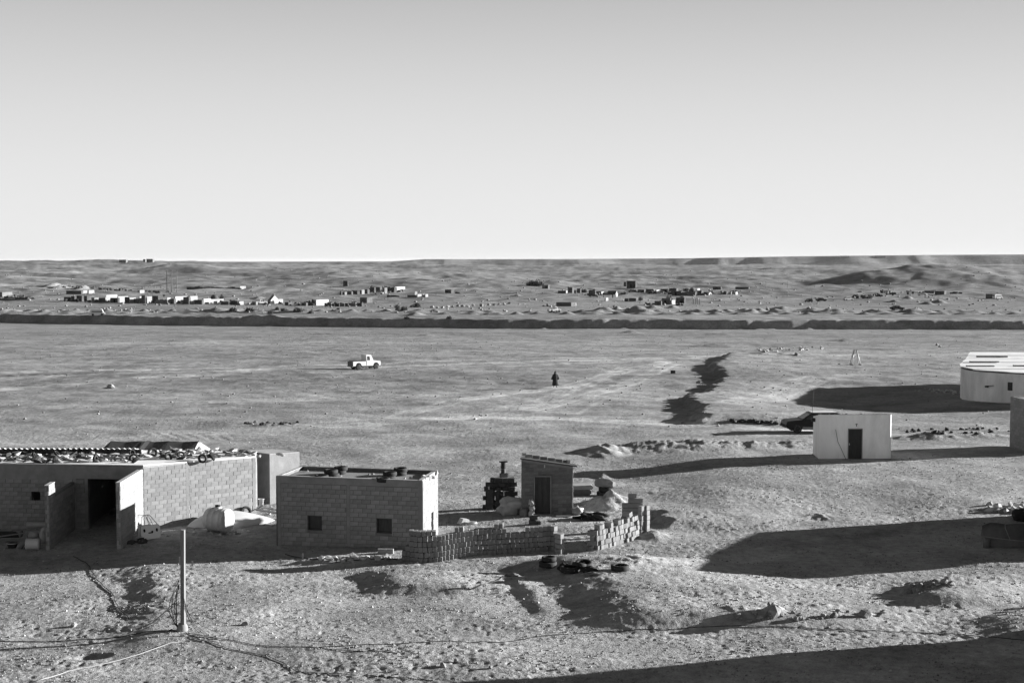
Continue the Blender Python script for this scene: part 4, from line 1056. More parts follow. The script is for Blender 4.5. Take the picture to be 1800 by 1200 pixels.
# junk right of the wall: tyre, boards, bucket
x, y_, z = G(432, 908); tyre(x, y_, z+.25, 'tyre leaning at the foot of the long workshop wall', None, .9, R(80), 0, .6)
for i, (px, py, l_, rz, ry, lb) in enumerate(((470, 905, 1.3, -.25, .12, 'pale plank lying beside the workshop, nearest the block house'), (450, 903, .9, .5, -.5, 'short plank leaning by the leaning tyre'), (462, 899, 1.1, .1, .05, 'pale plank lying under the white bucket'))):
    x, y_, z = G(px, py); mb = MB(); mb.box((0, 0, 0), (l_, .14, .04)); o = mb.build('plank', M['wood']); o.location = (x, y_, z+.2); o.rotation_euler = (.3, ry, rz); tag(o, lb, 'plank')
x, y_, z = G(459, 892); t = thing('bucket', 'white bucket between the workshop and the block house', 'bucket', (x, y_, z+.12)); mb = MB(); mb.lathe([(.12, 0), (.16, .34), (.175, .34), (.175, .36), (.15, .36), (.11, .03)], n=16); mb.build('bucket_body', M['plastic'], t); mb = MB(); mb.tube([(-.17, 0, .34), (-.1, -.1, .2), (.1, -.1, .2), (.17, 0, .34)], .008); mb.build('handle', M['soot'], t)
# junk at far left
x, y_, z = G(58, 965)
t = thing('barrel', 'white ribbed barrel lying in front of the left workshop wall', 'barrel', (x, y_, z+.25), R(4)); mb = MB()
pr = [(0, -.30)]+[(.25+(.012 if k % 2 else 0), -.30+.6*k/10) for k in range(11)]+[(0, .30)]
mb.lathe(pr, n=20, mat4=mT); mb.build('barrel_body', M['plastic'], t)
for px, py, l_, r_, zz_, rz, lb, m_ in ((61, 930, .98, .13, .30, .02, 'pale rolled mat on top of the junk pile at the left wall', 'cloth_pale'), (60, 940, .75, .14, .12, .05, 'rolled pale mat in the middle of the junk pile at the left wall', 'cloth_pale'), (12, 945, .9, .16, .2, .1, 'dark rolled bundle at the far left of the junk pile', 'cloth_dark'), (25, 944, .5, .17, .2, -.1, 'grey rolled bundle in the junk pile at the left wall', 'cloth_grey')):
    x, y_, z = G(px, py+10); o = MB().lathe([(0, -l_/2), (r_*.9, -l_/2), (r_, -l_/2+.03), (r_, l_/2-.03), (r_*.9, l_/2), (0, l_/2)], n=14, mat4=mT).build('rolled_mat', M[m_]); o.location = (x, y_+.4, z+zz_+r_); o.rotation_euler = (0, 0, rz); tag(o, lb, 'mat')
x, y_, z = G(75, 955); tag(link('sack', smooth(blob('sack', M['cloth_pale'], (.2, .2, .38), 3, 3, .35, 1.6)), None, (x, y_+.2, z+.3)), 'tall pale sack leaning by the wing wall in the junk pile', 'sack')
x, y_, z = G(57, 950); tag(link('sack', smooth(blob('sack', M['cloth_pale'], (.26, .16, .17), 5, 3, .3, 1.6)), None, (x, y_+.15, z+.25)), 'small striped pale sack above the white barrel', 'sack')
x, y_, z = G(22, 962); t = thing('tin_tub', 'dark round tub on the ground at the far left', 'tub', (x, y_, z)); MB().lathe([(.2, 0), (.24, .2), (.26, .2), (.26, .22), (.22, .22), (.18, .03)], n=16).build('tub_body', M['soot'], t); MB().lathe([(.27, .20), (.28, .22), (.27, .24)], n=16, cap=False).build('rim', M['chrome'], t)
x, y_, z = G(15, 955); mb = MB(); mb.box((0, 0, 0), (1.5, .08, .05)); o = mb.build('plank', M['wood']); o.location = (x, y_, z+.4); o.rotation_euler = (0, -.12, .1); tag(o, 'pale plank resting on the junk at the far left', 'plank')
x, y_, z = G(38, 963); mb = MB(); mb.lathe([(.05, -.3), (.14, -.1), (.12, .1), (.03, .3)], n=12, mat4=Matrix.Rotation(R(50), 4, 'Y')); o = mb.build('canvas_bag', M['cloth_grey']); o.location = (x, y_, z+.15); tag(o, 'grey canvas bag slumped left of the white barrel', 'bag')

def car(name, label, loc_, rz, prof, width, wheels, cab, paint, wr=.36, ww=.2, extra=None, group=None, glassm='glass', tumble=.86, bumper=True, rim='chrome', cabpaint=None, wins=()):
    """prof: side outline of the lower body (x,z); cab: side outline of the upper body; wins: window quads in the side"""
    t = thing(name, label, 'pickup' if 'pickup' in name else 'car', loc_, rz, group)
    hw = width/2
    mb = MB(); mb.extr(prof, -hw, hw); body = mb.build('body', M[paint], t)
    zc0 = min(p[1] for p in cab); zc1 = max(p[1] for p in cab)
    tf = lambda z_: 1-(1-tumble)*(z_-zc0)/(zc1-zc0)
    mb = MB(); mb.extr(cab, -hw+.03, hw-.03, None, 0, tf); cb__ = mb.build('cabin', M[cabpaint or paint], t)
    for w_ in wins:
        for sgn in (-1, 1):
            mb = MB(); vs = [(p[0], sgn*((hw-.03)*tf(p[1])+.008), p[1]) for p in w_]
            vs2 = [(p[0], sgn*((hw-.03)*tf(p[1])-.03), p[1]) for p in w_]
            n_ = len(vs); fs = [tuple(range(n_)) if sgn < 0 else tuple(range(n_))[::-1]]+[((i+1) % n_, i, n_+i, n_+(i+1) % n_) for i in range(n_)]
            mb.add(vs+vs2, fs); mb.build('side_window', M[glassm], cb__)
    # windscreen and rear window on the sloping ends of the cabin
    pts = sorted(cab, key=lambda p: p[0])
    for e0, e1, nm in ((pts[-1], [p for p in cab if p[1] > zc1-.12][-1] if 0 else max([p for p in cab if p[1] > zc1-.12], key=lambda p: p[0]), 'windscreen'),
                   (pts[0], min([p for p in cab if p[1] > zc1-.12], key=lambda p: p[0]), 'rear_window')):
        d = Vector((e1[0]-e0[0], e1[1]-e0[1])); s_ = 1 if nm == 'windscreen' else -1
        nn = Vector((d.y, -d.x)).normalized()*s_
        if nn.x*s_ < 0: nn = -nn
        a_ = Vector(e0)+d*.14+nn*.012; b_ = Vector(e0)+d*.88+nn*.012
        y0_ = (hw-.03)*tf(a_.y)-.07; y1_ = (hw-.03)*tf(b_.y)-.07
        mb = MB(); vs = [(a_.x, -y0_, a_.y), (a_.x, y0_, a_.y), (b_.x, y1_, b_.y), (b_.x, -y1_, b_.y)]
        vs += [(v[0]-nn.x*.02, v[1], v[2]-nn.y*.02) for v in vs]
        mb.add(vs, [(0, 1, 2, 3), (7, 6, 5, 4), (0, 4, 5, 1), (1, 5, 6, 2), (2, 6, 7, 3), (3, 7, 4, 0)]); mb.build(nm, M[glassm], cb__)
    wt = MB().lathe([(wr*.62, -ww/2), (wr*.9, -ww/2), (wr, -ww*.35), (wr, ww*.35), (wr*.9, ww/2), (wr*.62, ww/2)], n=20, mat4=Matrix.Rotation(R(90), 4, 'X')).mesh('tyre', M['rubber'])
    rm = MB()
    rm.lathe([(0, -ww*.42), (wr*.2, -ww*.46), (wr*.25, -ww*.3), (wr*.55, -ww*.34), (wr*.62, -ww*.51), (wr*.64, -ww*.51), (wr*.64, ww*.51), (wr*.55, ww*.34), (wr*.25, ww*.3), (wr*.2, ww*.46), (0, ww*.42)], n=16, mat4=Matrix.Rotation(R(90), 4, 'X'), cap=False)
    for k in range(5):
        a = 2*math.pi*k/5
        for sg in (-1, 1): rm.box((wr*.42*math.cos(a), sg*ww*.36, wr*.42*math.sin(a)), (wr*.36, .02, wr*.13), 0, 0, 0, -a)
    rmm = rm.mesh('rim', M[rim])
    for wx in wheels:
        for sg in (-1, 1):
            wo = bpy.data.objects.new('wheel', wt); C.objects.link(wo); wo.parent = t; wo.location = (wx, sg*(hw-ww/2+.01), wr)
            ro = bpy.data.objects.new('rim', rmm); C.objects.link(ro); ro.parent = wo
    if bumper:
        xs_ = [p[0] for p in prof]
        for sx, nm in ((max(xs_), 'front_bumper'), (min(xs_), 'rear_bumper')):
            mb = MB(); mb.box((sx+(.05 if sx > 0 else -.05), 0, .5), (.1, width*.96, .14)); mb.build(nm, M['soot' if paint != 'paint_white' else 'cement'], t)
    if extra: extra(t, hw)
    return t
# ---------------------------------------------------------------- white pickup on the plain
x, y_, z = G(640, 649)
def arch(cx_, r_, z0, n=8): return [(cx_+r_*math.cos(math.pi*k/n), z0+r_*math.sin(math.pi*k/n)*.95) for k in range(n+1)]
bedprof = [(2.02, .52), (2.06, .62), (2.06, 1.02), (1.98, 1.10), (1.05, 1.16), (-.05, 1.18), (-.05, 1.14), (-2.0, 1.14), (-2.0, .55)]
lower = [(-2.0, .55)]+[(-1.66, .55)]+arch(-1.2, .45, .55)[::-1][0:]+[(.9, .52)]+arch(1.38, .45, .52)[::-1]+[(2.02, .52)]
pprof = lower+[(2.06, .62), (2.06, 1.02), (1.98, 1.10), (1.0, 1.16), (-.05, 1.18), (-.05, 1.13), (-2.0, 1.13)]
def pick_extra(t, hw):
    mb = MB()
    for sx, l_ in ((-1.04, 1.86),):
        mb.box((sx, 0, 1.16), (1.86, hw*2-.5, .02))
    mb.build('load_bed', M['soot'], t)
    mb = MB(); mb.box((-2.03, 0, .85), (.05, hw*2-.08, .54)); tg = mb.build('tailgate', M['cement'], t)
    mb = MB()
    for k in (-.5, -.1, .35): mb.box((-2.07, k, .85), (.03, .07, .5))
    mb.build('tailgate_rib', M['soot'], tg)
    mb = MB(); mb.lathe([(.36, -.08), (.36, .08)], (-1.6, .1, .46), 16); 
    mb = MB()
    for sg in (-1, 1): 
        mb = MB(); mb.lathe([(0, .03), (.09, .0), (.09, -.05)], n=12, mat4=Matrix.Translation((2.08, sg*.55, .86)) @ Matrix.Rotation(R(90), 4, 'Y')); mb.build('headlight', M['glass'], t)
    mb = MB(); mb.box((-.02, -hw-.005, .88), (.03, .03, .56)); mb.box((-.02, hw+.005, .88), (.03, .03, .56)); mb.build('door_seam', M['dark'], t)
    mb = MB(); mb.box((0, 0, .42), (3.6, hw*1.2, .18)); mb.build('chassis', M['soot'], t)
    mb = MB(); mb.tube([(-1.9, -hw, 1.2), (-1.9, -hw, 1.2)], .01)
car('pickup_truck', 'small old white pickup driving across the open plain', (x, y_, z), R(33), pprof, 1.62, (-1.2, 1.38),
    [(-.02, 1.165), (1.02, 1.165), (.72, 1.88), (.6, 1.97), (.0, 1.97), (-.05, 1.9)], 'paint_white', .37, .19, pick_extra,
    wins=[[(.08, 1.24), (.52, 1.24), (.46, 1.78), (.08, 1.78)]], rim='plastic', tumble=.9)
# ---------------------------------------------------------------- dark estate car behind the white hut
x, y_, z = G(1395, 760)
sprof = [(-2.2, .42), (-1.85, .30)]+[(-1.75, .30)]+arch(-1.35, .38, .30)[::-1]+[(.95, .28)]+arch(1.38, .38, .28)[::-1]+[(2.05, .32), (2.22, .42), (2.26, .62), (2.22, .84), (2.05, .93), (1.0, 1.02), (-2.15, 1.04)]
def suv_extra(t, hw):
    for sg in (-1, 1):
        mb = MB(); mb.box((2.14, sg*.62, .70), (.1, .34, .14), 0, 0, 0, R(12)); mb.build('headlight', M['chrome'], t)
    mb = MB(); mb.box((2.19, 0, .68), (.05, .7, .14)); mb.build('grille', M['dark'], t)
    mb = MB(); mb.tube([(.2, hw-.25, 1.45), (.14, hw-.25, 3.1)], .018, 6); mb.tube([(.14, hw-.25, 3.1), (.13, hw-.25, 3.35)], .02, 6); mb.build('antenna', M['soot'], t)
    for sg in (-1, 1):
        mb = MB(); mb.box((0, sg*hw, .42), (2.0, .04, .05)); mb.build('sill_trim', M['chrome'], t)
        mb = MB(); mb.box((.85, sg*(hw+.06), 1.0), (.12, .14, .12)); mb.build('wing_mirror', M['paint_black'], t)
car('estate_car', 'dark estate car parked half hidden behind the white hut, with a tall antenna', (x+1.55, y_+.5, z), R(183), sprof, 1.75, (-1.35, 1.38),
    [(-2.1, 1.03), (1.05, 1.01), (.32, 1.47), (.15, 1.52), (-1.7, 1.52), (-2.0, 1.4)], 'paint_black', .34, .2, suv_extra,
    wins=[[(.78, 1.07), (.24, 1.43), (-.28, 1.45), (-.28, 1.07)], [(-.36, 1.07), (-.36, 1.45), (-1.2, 1.45), (-1.2, 1.07)]], tumble=.82, rim='plastic')
mb = MB(); mb.box((-.75, 0, 1.54), (1.9, 1.3, .03)); mb.build('roof_panel', M['paint_white'], bpy.data.objects['estate_car'])

# ---------------------------------------------------------------- person in a dark robe
x, y_, z = G(976, 681)
t = thing('person', 'person in a long dark hooded robe walking alone on the plain', 'person', (x, y_, z), R(-70))
def skin(name, verts, edges, radii, m_, parent, sub=2, root=0):
    me = bpy.data.meshes.new(name); me.from_pydata(verts, edges, []); o = bpy.data.objects.new(name, me); C.objects.link(o)
    md = o.modifiers.new('s', 'SKIN'); 
    for i, r_ in enumerate(radii):
        me.skin_vertices[0].data[i].radius = (r_ if isinstance(r_, tuple) else (r_, r_)); 
    me.skin_vertices[0].data[root].use_root = True
    o.modifiers.new('d', 'SUBSURF').levels = sub
    dg = bpy.context.evaluated_depsgraph_get(); me2 = bpy.data.meshes.new_from_object(o.evaluated_get(dg)); C.objects.unlink(o); bpy.data.objects.remove(o)
    me2.name = name; me2.materials.clear(); me2.materials.append(m_)
    return link(name, smooth(me2), parent)
M['skin'] = mat('skin', .12, .7, .1)
V_ = [(0, 0, .92), (0, 0, 1.12), (0, 0, 1.34), (0, 0, 1.46), (.02, 0, 1.56), (.02, 0, 1.66),
      (0, .2, 1.38), (.04, .28, 1.12), (.12, .27, .88), (.15, .27, .80), (0, -.2, 1.38), (-.05, -.28, 1.12), (-.06, -.30, .88), (-.05, -.30, .80),
      (.0, .1, .86), (.1, .1, .48), (.16, .1, .08), (.28, .1, .04), (.0, -.1, .86), (-.06, -.1, .48), (-.26, -.1, .12), (-.16, -.1, .05)]
E_ = [(0, 1), (1, 2), (2, 3), (3, 4), (4, 5), (2, 6), (6, 7), (7, 8), (8, 9), (2, 10), (10, 11), (11, 12), (12, 13), (0, 14), (14, 15), (15, 16), (16, 17), (0, 18), (18, 19), (19, 20), (20, 21)]
Rr = [.15, .15, .15, .07, .09, .09, .075, .05, .04, .035, .075, .05, .04, .035, .1, .065, .045, .04, .1, .065, .045, .04]
skin('body', V_, E_, Rr, M['skin'], t)
mb = MB(); 
prof = [(.36, .28), (.33, .45), (.27, .8), (.27, 1.05), (.27, 1.25), (.23, 1.40), (.13, 1.50), (.125, 1.6), (.10, 1.70), (.03, 1.77), (0, 1.78)]
mb.lathe(prof, n=20, cap=False, sx=.72, sy=1.0)
for i, v in enumerate(mb.v):
    a = math.atan2(v[1], v[0]); k = 1+.10*math.sin(3*a+1)*(1.2-v[2] if v[2] < 1.2 else 0); mb.v[i] = (v[0]*k+(.12*(1-v[2]) if v[2] < 1 else 0), v[1]*k, v[2]+(.06*math.sin(2*a) if v[2] < .3 else 0))
o = mb.build('robe', M['cloth_dark'], t)
mb = MB(); mb.tube([(0, .2, 1.36), (.04, .31, 1.1), (.12, .32, .9)], [.1, .085, .09], 8); mb.build('sleeve', M['cloth_dark'], t)
mb = MB(); mb.tube([(0, -.2, 1.36), (-.05, -.31, 1.1), (-.06, -.36, .86)], [.1, .085, .09], 8); mb.build('sleeve', M['cloth_dark'], t)

# ---------------------------------------------------------------- wooden post with wires
x, y_, z = G(322, 1108)
t = thing('wooden_post', 'tall square wooden post with loose wires hanging from it in the left foreground', 'post', (x, y_, z), R(-12))
mb = MB(); hp = (1110-930)/FPX*y_*1.01
mb.add([(-.075, -.075, -.3), (.07, -.075, -.3), (.07, .075, -.3), (-.075, .075, -.3), (-.03, -.07, hp), (.11, -.06, hp-.03), (.10, .07, hp), (-.035, .065, hp+.01)], [(3, 2, 1, 0), (4, 5, 6, 7), (0, 1, 5, 4), (1, 2, 6, 5), (2, 3, 7, 6), (3, 0, 4, 7)])
mb.build('post_shaft', M['wood'], t)
mb = MB(); random.seed(4)
for k in range(11):
    a = random.uniform(2.2, 4.2); r_ = random.uniform(.15, .75)
    mb.tube([(-.1, -.05, 1.6+random.uniform(-.2, .35)), (-.1+math.cos(a)*r_*.5, -.1+math.sin(a)*r_*.3, 1.4+random.uniform(-.2, .1)), (-.1+math.cos(a)*r_*.7, -.1+math.sin(a)*r_*.5, .8), (-.15+math.cos(a)*r_*.25, -.1, .25), (-.1, -.1, .05)], .008, 5)
for k in range(5):
    r_ = random.uniform(.5, 1.6); mb.tube([(.06, -.1, 1.35-k*.1), (.2, -.15, .9-k*.06), (.2+r_*.4, -.2, .3), (.2+r_, -.3, .04)], .008, 5)
for k in range(3):
    r_ = random.uniform(.8, 1.6); mb.tube([(-.1, -.1, 1.2-k*.1), (-.3-r_*.25, -.2, .7), (-.3-r_*.6, -.25, .3), (-.4-r_, -.3, .04)], .008, 5)
mb.build('wire_bundle', M['cable'], t)
mb = MB(); mb.lathe([(.22, -.1), (.20, .14), (.13, .27), (0, .28)], (-.04, .02, 0), 9); o = mb.build('footing', M['cement'], t)
# cables on the sand
def cable(pts, r_, label, m_='cable', name='cable', cat='cable', up=.0):
    w = [G2(*p) for p in pts]; out = []
    for a, b_ in zip(w[:-1], w[1:]):
        n_ = max(2, int((b_-a).length/.35))
        for k in range(n_): out.append(a+(b_-a)*k/n_)
    out.append(w[-1]); A = np.array(out)
    A[:, 0] += .07*pn(A[:, 0]*1.1, A[:, 1]*1.1); A[:, 1] += .10*pn(A[:, 0]*.9+5, A[:, 1]*.9)
    Z = H(A[:, 0].copy(), A[:, 1].copy())+micro(A[:, 0], A[:, 1])+r_*.8+.01+up
    o = MB().tube([(a[0], a[1], z_) for a, z_ in zip(A, Z)], r_, 5).build(name, M[m_]); return tag(o, label, cat)
cable([(60, 1199), (120, 1180), (190, 1166), (245, 1150), (300, 1131), (330, 1126), (385, 1127)], .015, 'pale hose running from the bottom left corner to the wooden post', 'hose', 'hose', 'hose')
cable([(-10, 1127), (80, 1128), (160, 1124), (220, 1118), (262, 1110), (315, 1109)], .016, 'black cable from the left edge to the foot of the wooden post')
cable([(325, 1112), (380, 1122), (440, 1133), (520, 1137), (600, 1142), (700, 1147)], .012, 'upper black cable running right from the foot of the wooden post')
cable([(335, 1118), (400, 1140), (470, 1152), (500, 1165), (520, 1180), (600, 1185), (690, 1190), (760, 1196)], .012, 'lower black cable running right and down from the wooden post')
cable([(560, 1137), (700, 1130), (880, 1129), (950, 1118), (1050, 1110), (1200, 1105), (1300, 1098), (1500, 1108), (1650, 1112), (1800, 1125)], .012, 'thin black cable crossing the right foreground')
cable([(130, 978), (148, 988), (160, 1000), (170, 1020), (195, 1040), (210, 1070), (228, 1086)], .018, 'thin dark cable winding down from the garage doorway')
cable([(780, 1035), (830, 1036), (870, 1022), (890, 1012)], .016, 'short dark cable across the shaded dip')
cable([(500, 975), (560, 983), (620, 985), (700, 983)], .02, 'dark hose lying along the foot of the block house', 'cable', 'hose', 'hose')
for i, (px, py, h_, lb) in enumerate(((316, 993, .36, 'short stump standing left behind the wooden post'), (338, 994, .2, 'tiny stump standing right behind the wooden post'), (493, 990, .2, 'small upright peg in the sand below the block house corner'), (532, 982, .25, 'bent pale peg before the left window of the block house'))):
    x, y_, z = G(px, py); mb = MB(); mb.box((0, 0, h_/2), (.07, .07, h_), .3); o = mb.build('stump', M['wood']); o.location = (x, y_, z); tag(o, lb, 'stump')
# ================================================= settlement beyond the embankment
random.seed(99)
ORD = ['first', 'second', 'third', 'fourth', 'fifth', 'sixth', 'seventh', 'eighth', 'ninth', 'tenth', 'eleventh', 'twelfth', 'thirteenth', 'fourteenth', 'fifteenth', 'sixteenth', 'seventeenth', 'eighteenth', 'nineteenth', 'twentieth', 'twenty-first', 'twenty-second', 'twenty-third', 'twenty-fourth', 'twenty-fifth', 'twenty-sixth', 'twenty-seventh', 'twenty-eighth', 'twenty-ninth', 'thirtieth', 'thirty-first', 'thirty-second', 'thirty-third']
def foot(px, py):
    x, y_, z = G(px, py); return x, y_, z, y_/FPX      # metres per pixel
def hut(x0, xs, x1, yt, yb, m_, label, group=None, cat='hut', door=True, name='mud_hut', roofm='far_dark'):
    """front (shaded) face from x0 to xs, sunlit end from xs to x1"""
    x, y_, z, mp = foot(xs, yb); wf = (xs-x0)*mp; we = max((x1-xs)*mp, .1); h = max((yb-yt)*mp, .6)
    th = R(24); lf = wf/math.cos(th); le = min(max(we/math.sin(th), 1.2), 9)
    t = thing(name, label, cat, (x, y_, z), -th, group)
    mb = MB(); mb.box((-lf/2, le/2, h/2-.4), (lf, le, h+.8)); w = mb.build('wall', M[m_], t)
    if h > 1.6 and wf > 3:
        mb = MB(); mb.box((-lf/2, le/2, h+.06), (lf+.2, le+.2, .12)); mb.build('roof', M[roofm], t)
        if door:
            dh = min(1.9, h*.75); dx = -lf*random.uniform(.3, .7)
            mb = MB(); mb.box((dx, -.03, dh/2), (.9, .1, dh)); mb.build('door', M['dark'], t)
            if lf > 5: mb = MB(); mb.box((dx-1.8 if dx < -lf/2 else dx+1.8-.6, -.03, h*.62), (.6, .1, .5)); mb.build('window', M['dark'], t)
    return t
def bush(px, py, w, h, label, group='round desert shrubs beyond the embankment', m_='bush', cat='shrub', name='desert_shrub'):
    x, y_, z, mp = foot(px, py); rx, rz_ = w*mp/2, h*mp
    rs = np.random.RandomState(int(px)); n = 420; vs = []; fs = []
    for k in range(n):
        v = rs.normal(size=3); v /= np.linalg.norm(v); v[2] = abs(v[2]); r_ = rs.rand()**.35*(1+.25*math.sin(3*math.atan2(v[1], v[0])+px))
        c = np.array([v[0]*rx*r_, v[1]*rx*.8*r_, v[2]*rz_*.95*r_+.05]); s_ = rx*.13*(.6+rs.rand())
        a = rs.normal(size=(3, 3))*s_; o = len(vs); vs += [tuple(c+a[0]), tuple(c+a[1]), tuple(c+a[2])]; fs.append((o, o+1, o+2))
    t = thing(name, label, cat, (x, y_, z), 0, group)
    mb = MB(); mb.add(vs, fs); mb.build('foliage', M[m_], t)
    mb = MB(); mb.tube([(0, 0, -.3), (.05, 0, rz_*.5)], [rx*.1, rx*.05]); mb.build('stem', M['soot'], t)
def wall(x0, x1, yt, yb, m_, label, group=None, cat='wall', name='low_wall', jag=.25):
    xa, ya, za, mp = foot(x0, yb); xb, yb_, zb, _ = foot(x1, yb); h = (yb-yt)*mp
    L = math.hypot(xb-xa, yb_-ya); n = max(2, int(L/2.2)); rz = math.atan2(yb_-ya, xb-xa)
    mb = MB()
    for k in range(n):
        hh = h*random.uniform(1-jag, 1.08); mb.box(((k+.5)*L/n, random.uniform(-.25, .25), hh/2-.2), (L/n-.02, .3, hh+.4))
    o = mb.build(name, M[m_]); o.location = (xa, ya, za); o.rotation_euler = (0, 0, rz); return tag(o, label, cat, group)
def scrap(px, py, w, h, m_, label, group=None, seed=0, cat='scrap heap', name='scrap_heap'):
    x, y_, z, mp = foot(px, py); rs = random.Random(seed+int(px*7)); mb = MB(); W_, H_ = w*mp, h*mp
    for k in range(11):
        u = rs.uniform(-.5, .5); hh = H_*rs.uniform(.35, 1.0)*(1-abs(u)*.6); ww = W_*rs.uniform(.08, .24)
        mb.box((u*W_*.85, rs.uniform(-1, 1), hh/2-.15), (ww, rs.uniform(.4, 1.5), hh+.3), rs.uniform(-.8, .8), 0, rs.uniform(-.2, .2), rs.uniform(-.25, .25))
    o = mb.build(name, M[m_]); o.location = (x, y_, z); return tag(o, label, cat, group)
def tentf(x0, xs, x1, yt, yb, label, m_='tent', mg='far_white', dome=False):
    x, y_, z, mp = foot(xs, yb); t = thing('dome_tent' if dome else 'tent', label, 'tent', (x, y_, z), R(-20)); wf = (xs-x0)*mp; we = max((x1-xs)*mp, .5)/math.sin(R(20)); h = (yb-yt)*mp; we = min(we, 6)
    if dome:
        mb = MB(); mb.lathe([(wf/2, -.3), (wf/2*.97, h*.3), (wf/2*.8, h*.7), (wf/2*.45, h*.95), (0, h)], (-wf/2, we/2, 0), 14); mb.build('canvas', M[m_], t)
        mb = MB(); mb.box((-wf/2, we/2-wf/2, .5), (wf*.25, .3, 1.2)); mb.build('door', M['dark'], t); return
    mb = MB(); mb.add([(-wf, 0, h*.45), (0, 0, h*.45), (0, we/2, h), (-wf*.9, we/2, h), (-wf, we, h*.45), (0, we, h*.45), (-wf, 0, -.2), (0, 0, -.2), (-wf, we, -.2), (0, we, -.2)], [(0, 1, 2, 3), (3, 2, 5, 4), (6, 7, 1, 0), (4, 5, 9, 8), (0, 3, 4, 8, 6)]); mb.build('canvas', M[m_], t)
    mb = MB(); mb.add([(0.01, 0, -.2), (.01, we, -.2), (.01, we, h*.45), (.01, we/2, h), (.01, 0, h*.45)], [(0, 1, 2, 3, 4)]); mb.build('gable', M[mg], t)
LOW = [(-2.1, .35)]+arch(-1.3, .36, .32)[::-1]+arch(1.3, .36, .32)[::-1]+[(2.05, .4), (2.1, .75), (1.1, .95), (-2.1, .98)]
SED = [(-1.7, .95), (1.0, .93), (.45, 1.42), (-1.0, 1.45)]
VAN = [(-2.1, .95), (1.7, .95), (1.45, 1.75), (1.2, 1.95), (-2.0, 1.95)]
EST = [(-2.05, .95), (1.0, .93), (.4, 1.5), (-1.8, 1.5)]
def fcar(x0, x1, yb, label, paint, rz, cab=SED, group='cars parked in the far settlement', name='parked_car'):
    x, y_, z, mp = foot((x0+x1)/2, yb)
    car(name, label, (x, y_, z), R(rz), LOW, 1.75, (-1.3, 1.3), cab, paint, .33, .2, group=group, wins=[[(cab[0][0]+.35, 1.0), (cab[1][0]-.3, 1.0), (cab[2][0]-.1, 1.36), (cab[0][0]+.6, 1.36)]])
# --- left long row
row = 'huts of the long left row beyond the embankment'
L1 = [(111, 121, 123, 522, 529.5, 'far_dark'), (124, 131, 133, 520.5, 530, 'far_dark'), (133, 144, 146, 519.5, 530, 'far_dark'), (146, 153, 160, 520, 529.5, 'far_dark'), (160, 166, 171, 523, 531, 'far_mid'), (172, 183, 186, 523.5, 531, 'far_dark'),
      (184, 185.5, 190, 522, 531, 'far_white'), (186, 187, 199, 518.5, 526, 'far_white'), (192, 207, 208, 524, 532, 'far_dark'), (206, 208, 219, 521, 531.5, 'far_white'), (218, 227, 229, 522, 532, 'far_dark'), (227, 228, 235, 523, 532.5, 'far_white'),
      (234, 243, 245, 525, 533, 'far_dark'), (244, 244.5, 248, 521, 533, 'far_white'), (248, 255, 256, 519, 533.5, 'far_dark'), (255, 256, 266, 521, 533, 'far_white'), (266, 278, 280, 520, 533, 'far_dark'), (271, 294, 295, 527, 534, 'far_mid'),
      (293, 294, 298, 523, 534, 'far_white'), (298, 306, 308, 525, 534, 'far_dark'), (306, 308, 323, 521, 531, 'far_white'), (317, 320, 321, 527, 534.5, 'far_white'), (321, 332, 333, 522, 534.5, 'far_dark'), (331, 334, 343, 520.5, 529, 'far_white'), (335, 336, 340, 529, 535, 'far_white'), (341, 355, 356, 527, 535, 'far_dark'),
      (355, 358, 367, 525, 534, 'far_white'), (367, 369, 393, 526, 533, 'far_white'), (386, 402, 403, 530, 536, 'far_dark'), (404, 417, 420, 528.5, 536, 'far_dark'), (419, 420.5, 426, 530, 536, 'far_white'), (442, 450, 452, 530, 536, 'far_mid')]
for i, (a, s_, b_, yt, yb, m_) in enumerate(L1):
    hut(a, s_, b_, yt, yb, m_, '%s %s hut from the left in the long row beyond the embankment' % (ORD[i], {'far_dark': 'dark', 'far_mid': 'grey', 'far_white': 'white'}[m_]), row)
tentf(366, 381, 384, 518, 528, 'dark domed tent in the long left row beyond the embankment', dome=True)
tentf(470, 476, 489, 519.5, 534, 'large pale gabled tent near the right end of the long left row', 'far_mid')
hut(486, 488, 495, 526, 533, 'far_white', 'small white hut beside the large pale gabled tent', row)
bush(390, 526, 8, 10, 'small dark tree in the middle of the long left row', m_='bush', cat='tree', name='small_tree')
x, y_, z, mp = foot(460, 535.5)
def pk(x0, x1, yb, label, paint, rz): 
    x, y_, z, mp = foot((x0+x1)/2, yb)
    car('pickup_truck', label, (x, y_, z), R(rz), pprof, 1.62, (-1.2, 1.38), [(-.02, 1.165), (1.02, 1.165), (.72, 1.88), (.6, 1.97), (.0, 1.97), (-.05, 1.9)], paint, .37, .19, None, wins=[[(.08, 1.24), (.52, 1.24), (.46, 1.78), (.08, 1.78)]], group='cars parked in the far settlement', tumble=.9)
pk(452, 468, 535.5, 'white pickup parked beside the large pale gabled tent', 'paint_white', 205)
fcar(155, 188, 554.5, 'light van standing on top of the embankment at the far left', 'paint_white', 12, VAN, name='parked_van')
t_ = bpy.data.objects
for i, (a, s_, b_, yt, yb) in enumerate(((500, 507, 512, 531, 537), (523, 525, 527, 532, 537), (529, 538, 540, 532, 537.5))):
    hut(a, s_, b_, yt, yb, 'far_dark', '%s small dark hut right of the large pale gabled tent' % ORD[i], row)
scrap(546, 537, 18, 13, 'far_dark', 'dark heap of scrap at the right end of the long left row')
hut(552, 556, 573, 527, 537, 'far_white', 'white hut behind the dark scrap heap at the end of the long left row', row)
